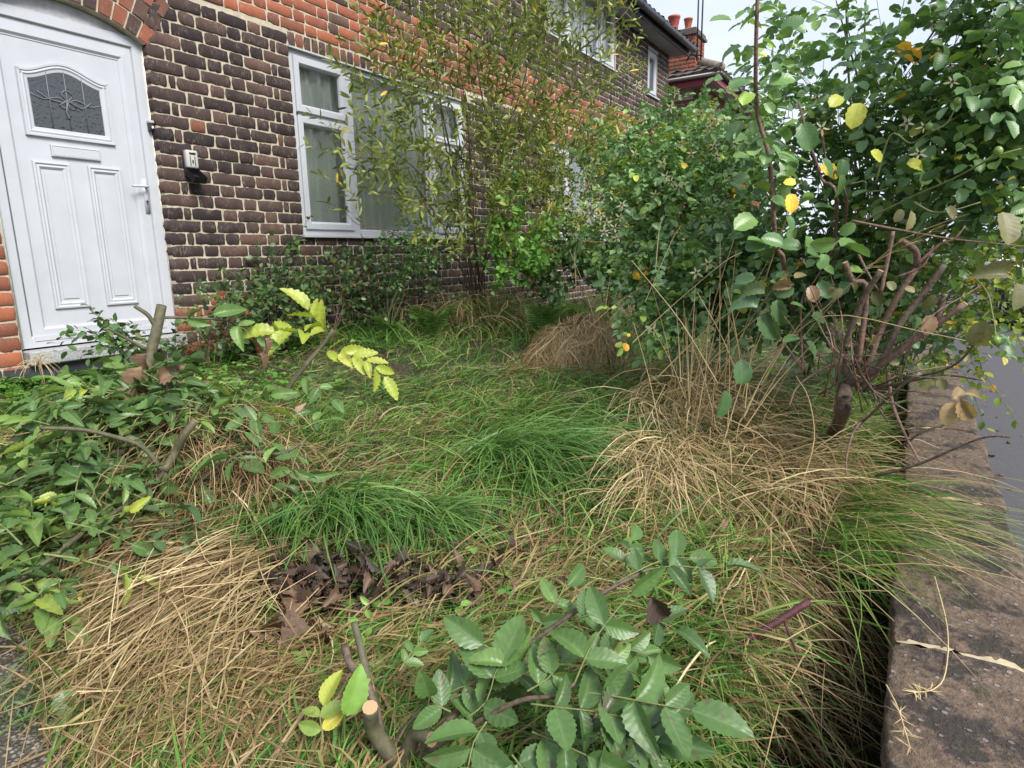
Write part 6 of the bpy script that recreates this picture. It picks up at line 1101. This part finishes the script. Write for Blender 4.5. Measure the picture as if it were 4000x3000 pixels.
V = [(x0c+x, yc+s_*hw_(x, z)*(1), zc+z-.03*abs(s_)**4*(z > .5)) for x, z in prof for s_ in yy]; n = len(prof)
gb.add(V, [(k*9+i, k*9+i+1, ((k+1) % n)*9+i+1, ((k+1) % n)*9+i) for k in range(n) for i in range(8)])
for e_, fl in ((0, 1), (8, 0)):
    cI = [k*9+e_ for k in range(n)]; ce = np.mean([V[i] for i in cI], 0); gb.add([V[i] for i in cI]+[ce], T=[((i, (i+1) % n, n) if fl else ((i+1) % n, i, n)) for i in range(n)])
gb.build('body', CARB, car)
def cbox(nm_, a, b_, c, d, e, f, mt, w=.02, par=car): g = GB(); g.box(x0c+a, x0c+b_, yc+c, yc+d, zc+e, zc+f); o = g.build(nm_, mt, par); m_ = o.modifiers.new('b', 'BEVEL'); m_.width = w; m_.segments = 2; return o
cbox('bumper', -.05, .3, -.80, .80, .20, .50, BLACKP, .04); cbox('grille', -.025, .05, -.45, .45, .53, .66, BLACKP, .01)
cbox('headlight', -.01, .28, .50, .80, .60, .74, LAMP, .03); cbox('headlight', -.01, .28, -.80, -.50, .60, .74, LAMP, .03); cbox('wing_mirror', 1.25, 1.40, .86, 1.0, .92, 1.06, BLACKP, .03)
cbox('number_plate', -.065, -.045, -.26, .26, .36, .47, plain('plate_white', (.7, .7, .68), .4), .003)
gb = GB(); gb.add([(x0c+1.08, yc-.70, zc+.985), (x0c+1.08, yc+.70, zc+.985), (x0c+1.72, yc+.60, zc+1.405), (x0c+1.72, yc-.60, zc+1.405)], [(0, 1, 2, 3)]); gb.build('windscreen', CGL, car, False)
for s_ in (-1, 1): gb = GB(); gb.add([(x0c+1.3, yc+s_*.862, zc+.96), (x0c+3.5, yc+s_*.85, zc+.96), (x0c+3.2, yc+s_*.77, zc+1.36), (x0c+1.85, yc+s_*.76, zc+1.36)], [(0, 1, 2, 3)]); gb.build('side_window', CGL, car, False)
for wx in (.72, 3.2):
    for s_ in (-1, 1):
        gb = GB(); th = np.arange(24)/24*2*PI; pr_ = [(.0, -.1), (.30, -.1), (.315, -.08), (.315, .08), (.30, .1), (.19, .1), (.18, .07)]
        V = [(x0c+wx+r_*math.cos(t), yc+s_*(.76+o_), zc+.315+r_*math.sin(t)) for r_, o_ in pr_ for t in th]; gb.add(V, [(k*24+i, k*24+(i+1) % 24, (k+1)*24+(i+1) % 24, (k+1)*24+i) for k in range(6) for i in range(24)]); wh = gb.build('wheel', TYRE, car)
        gb = GB(); V = [(x0c+wx, yc+s_*.85, zc+.315)]+[(x0c+wx+.185*math.cos(t), yc+s_*.835, zc+.315+.185*math.sin(t)) for t in th]; gb.add(V, T=[(0, i+1, (i+1) % 24+1) for i in range(24)]); gb.build('rim', RIM, wh, False)
# ================================================================== distant greenery along the street
def fartree(x, y, h, r, n, label, name='street_tree', trunk=True, cat='tree', group='trees along the street'):
    b_ = np.array([x, y, -1.5]); o = thing_at(name, b_, label, cat, group)
    if trunk: gb = GB(); gb.tube([b_, b_+[.1, 0, h*.4], b_+[0, .1, h*.8]], [h*.035, h*.028, h*.01], 8, .4); gb.build('trunk', BARK_B, o)
    cl = inhull(26, b_+[0, 0, h*.65], [r, r, h*.33]); q = np.concatenate([c+unit(n//26)*rng.uniform(.3, 1, (n//26, 1))**.4*r*.42 for c in cl]); q[:, 2] = np.maximum(q[:, 2], -1.4); lv = Leaves(); lv.add(q, unit(len(q)), nrm(UP+unit(len(q))*.7), rng.uniform(.12, .22, len(q))*max(1, r/3), np.clip(rng.normal(.4, .2, len(q)), 0, 1)); gb = GB(); lv.into(gb, LEAF_LO); gb.build('crown', HEDGM, o)
for i, (x, y, h, r) in enumerate([(34, -9.5, 6, 2.4), (48, -4, 7, 3), (60, -16, 9, 3.6), (26, -17.5, 5, 2.2)]): fartree(x, y, h, r, 3400, ['small round street tree beyond the parked car', 'tree on the house side far down the street', 'tallest far tree across the road', 'low tree across the road behind the roses'][i])
for i in range(3):
    b_ = np.array([14.+i*9, -15.8, -1.4]); o = thing_at('privet_hedge', b_, ['nearest', 'middle', 'farthest'][i]+' clipped hedge across the road', 'hedge', 'hedges across the road'); n = 5200; q = b_+np.stack([rng.uniform(-4.3, 4.3, n), rng.uniform(-.45, .45, n), rng.uniform(0, 1.5, n)], 1); lv = Leaves(); lv.add(q, unit(n), nrm(UP+unit(n)*.7), rng.uniform(.06, .11, n), np.clip(rng.normal(.35, .2, n), 0, 1)); gb = GB(); lv.into(gb, LEAF_LO); gb.build('foliage', HEDGM, o)
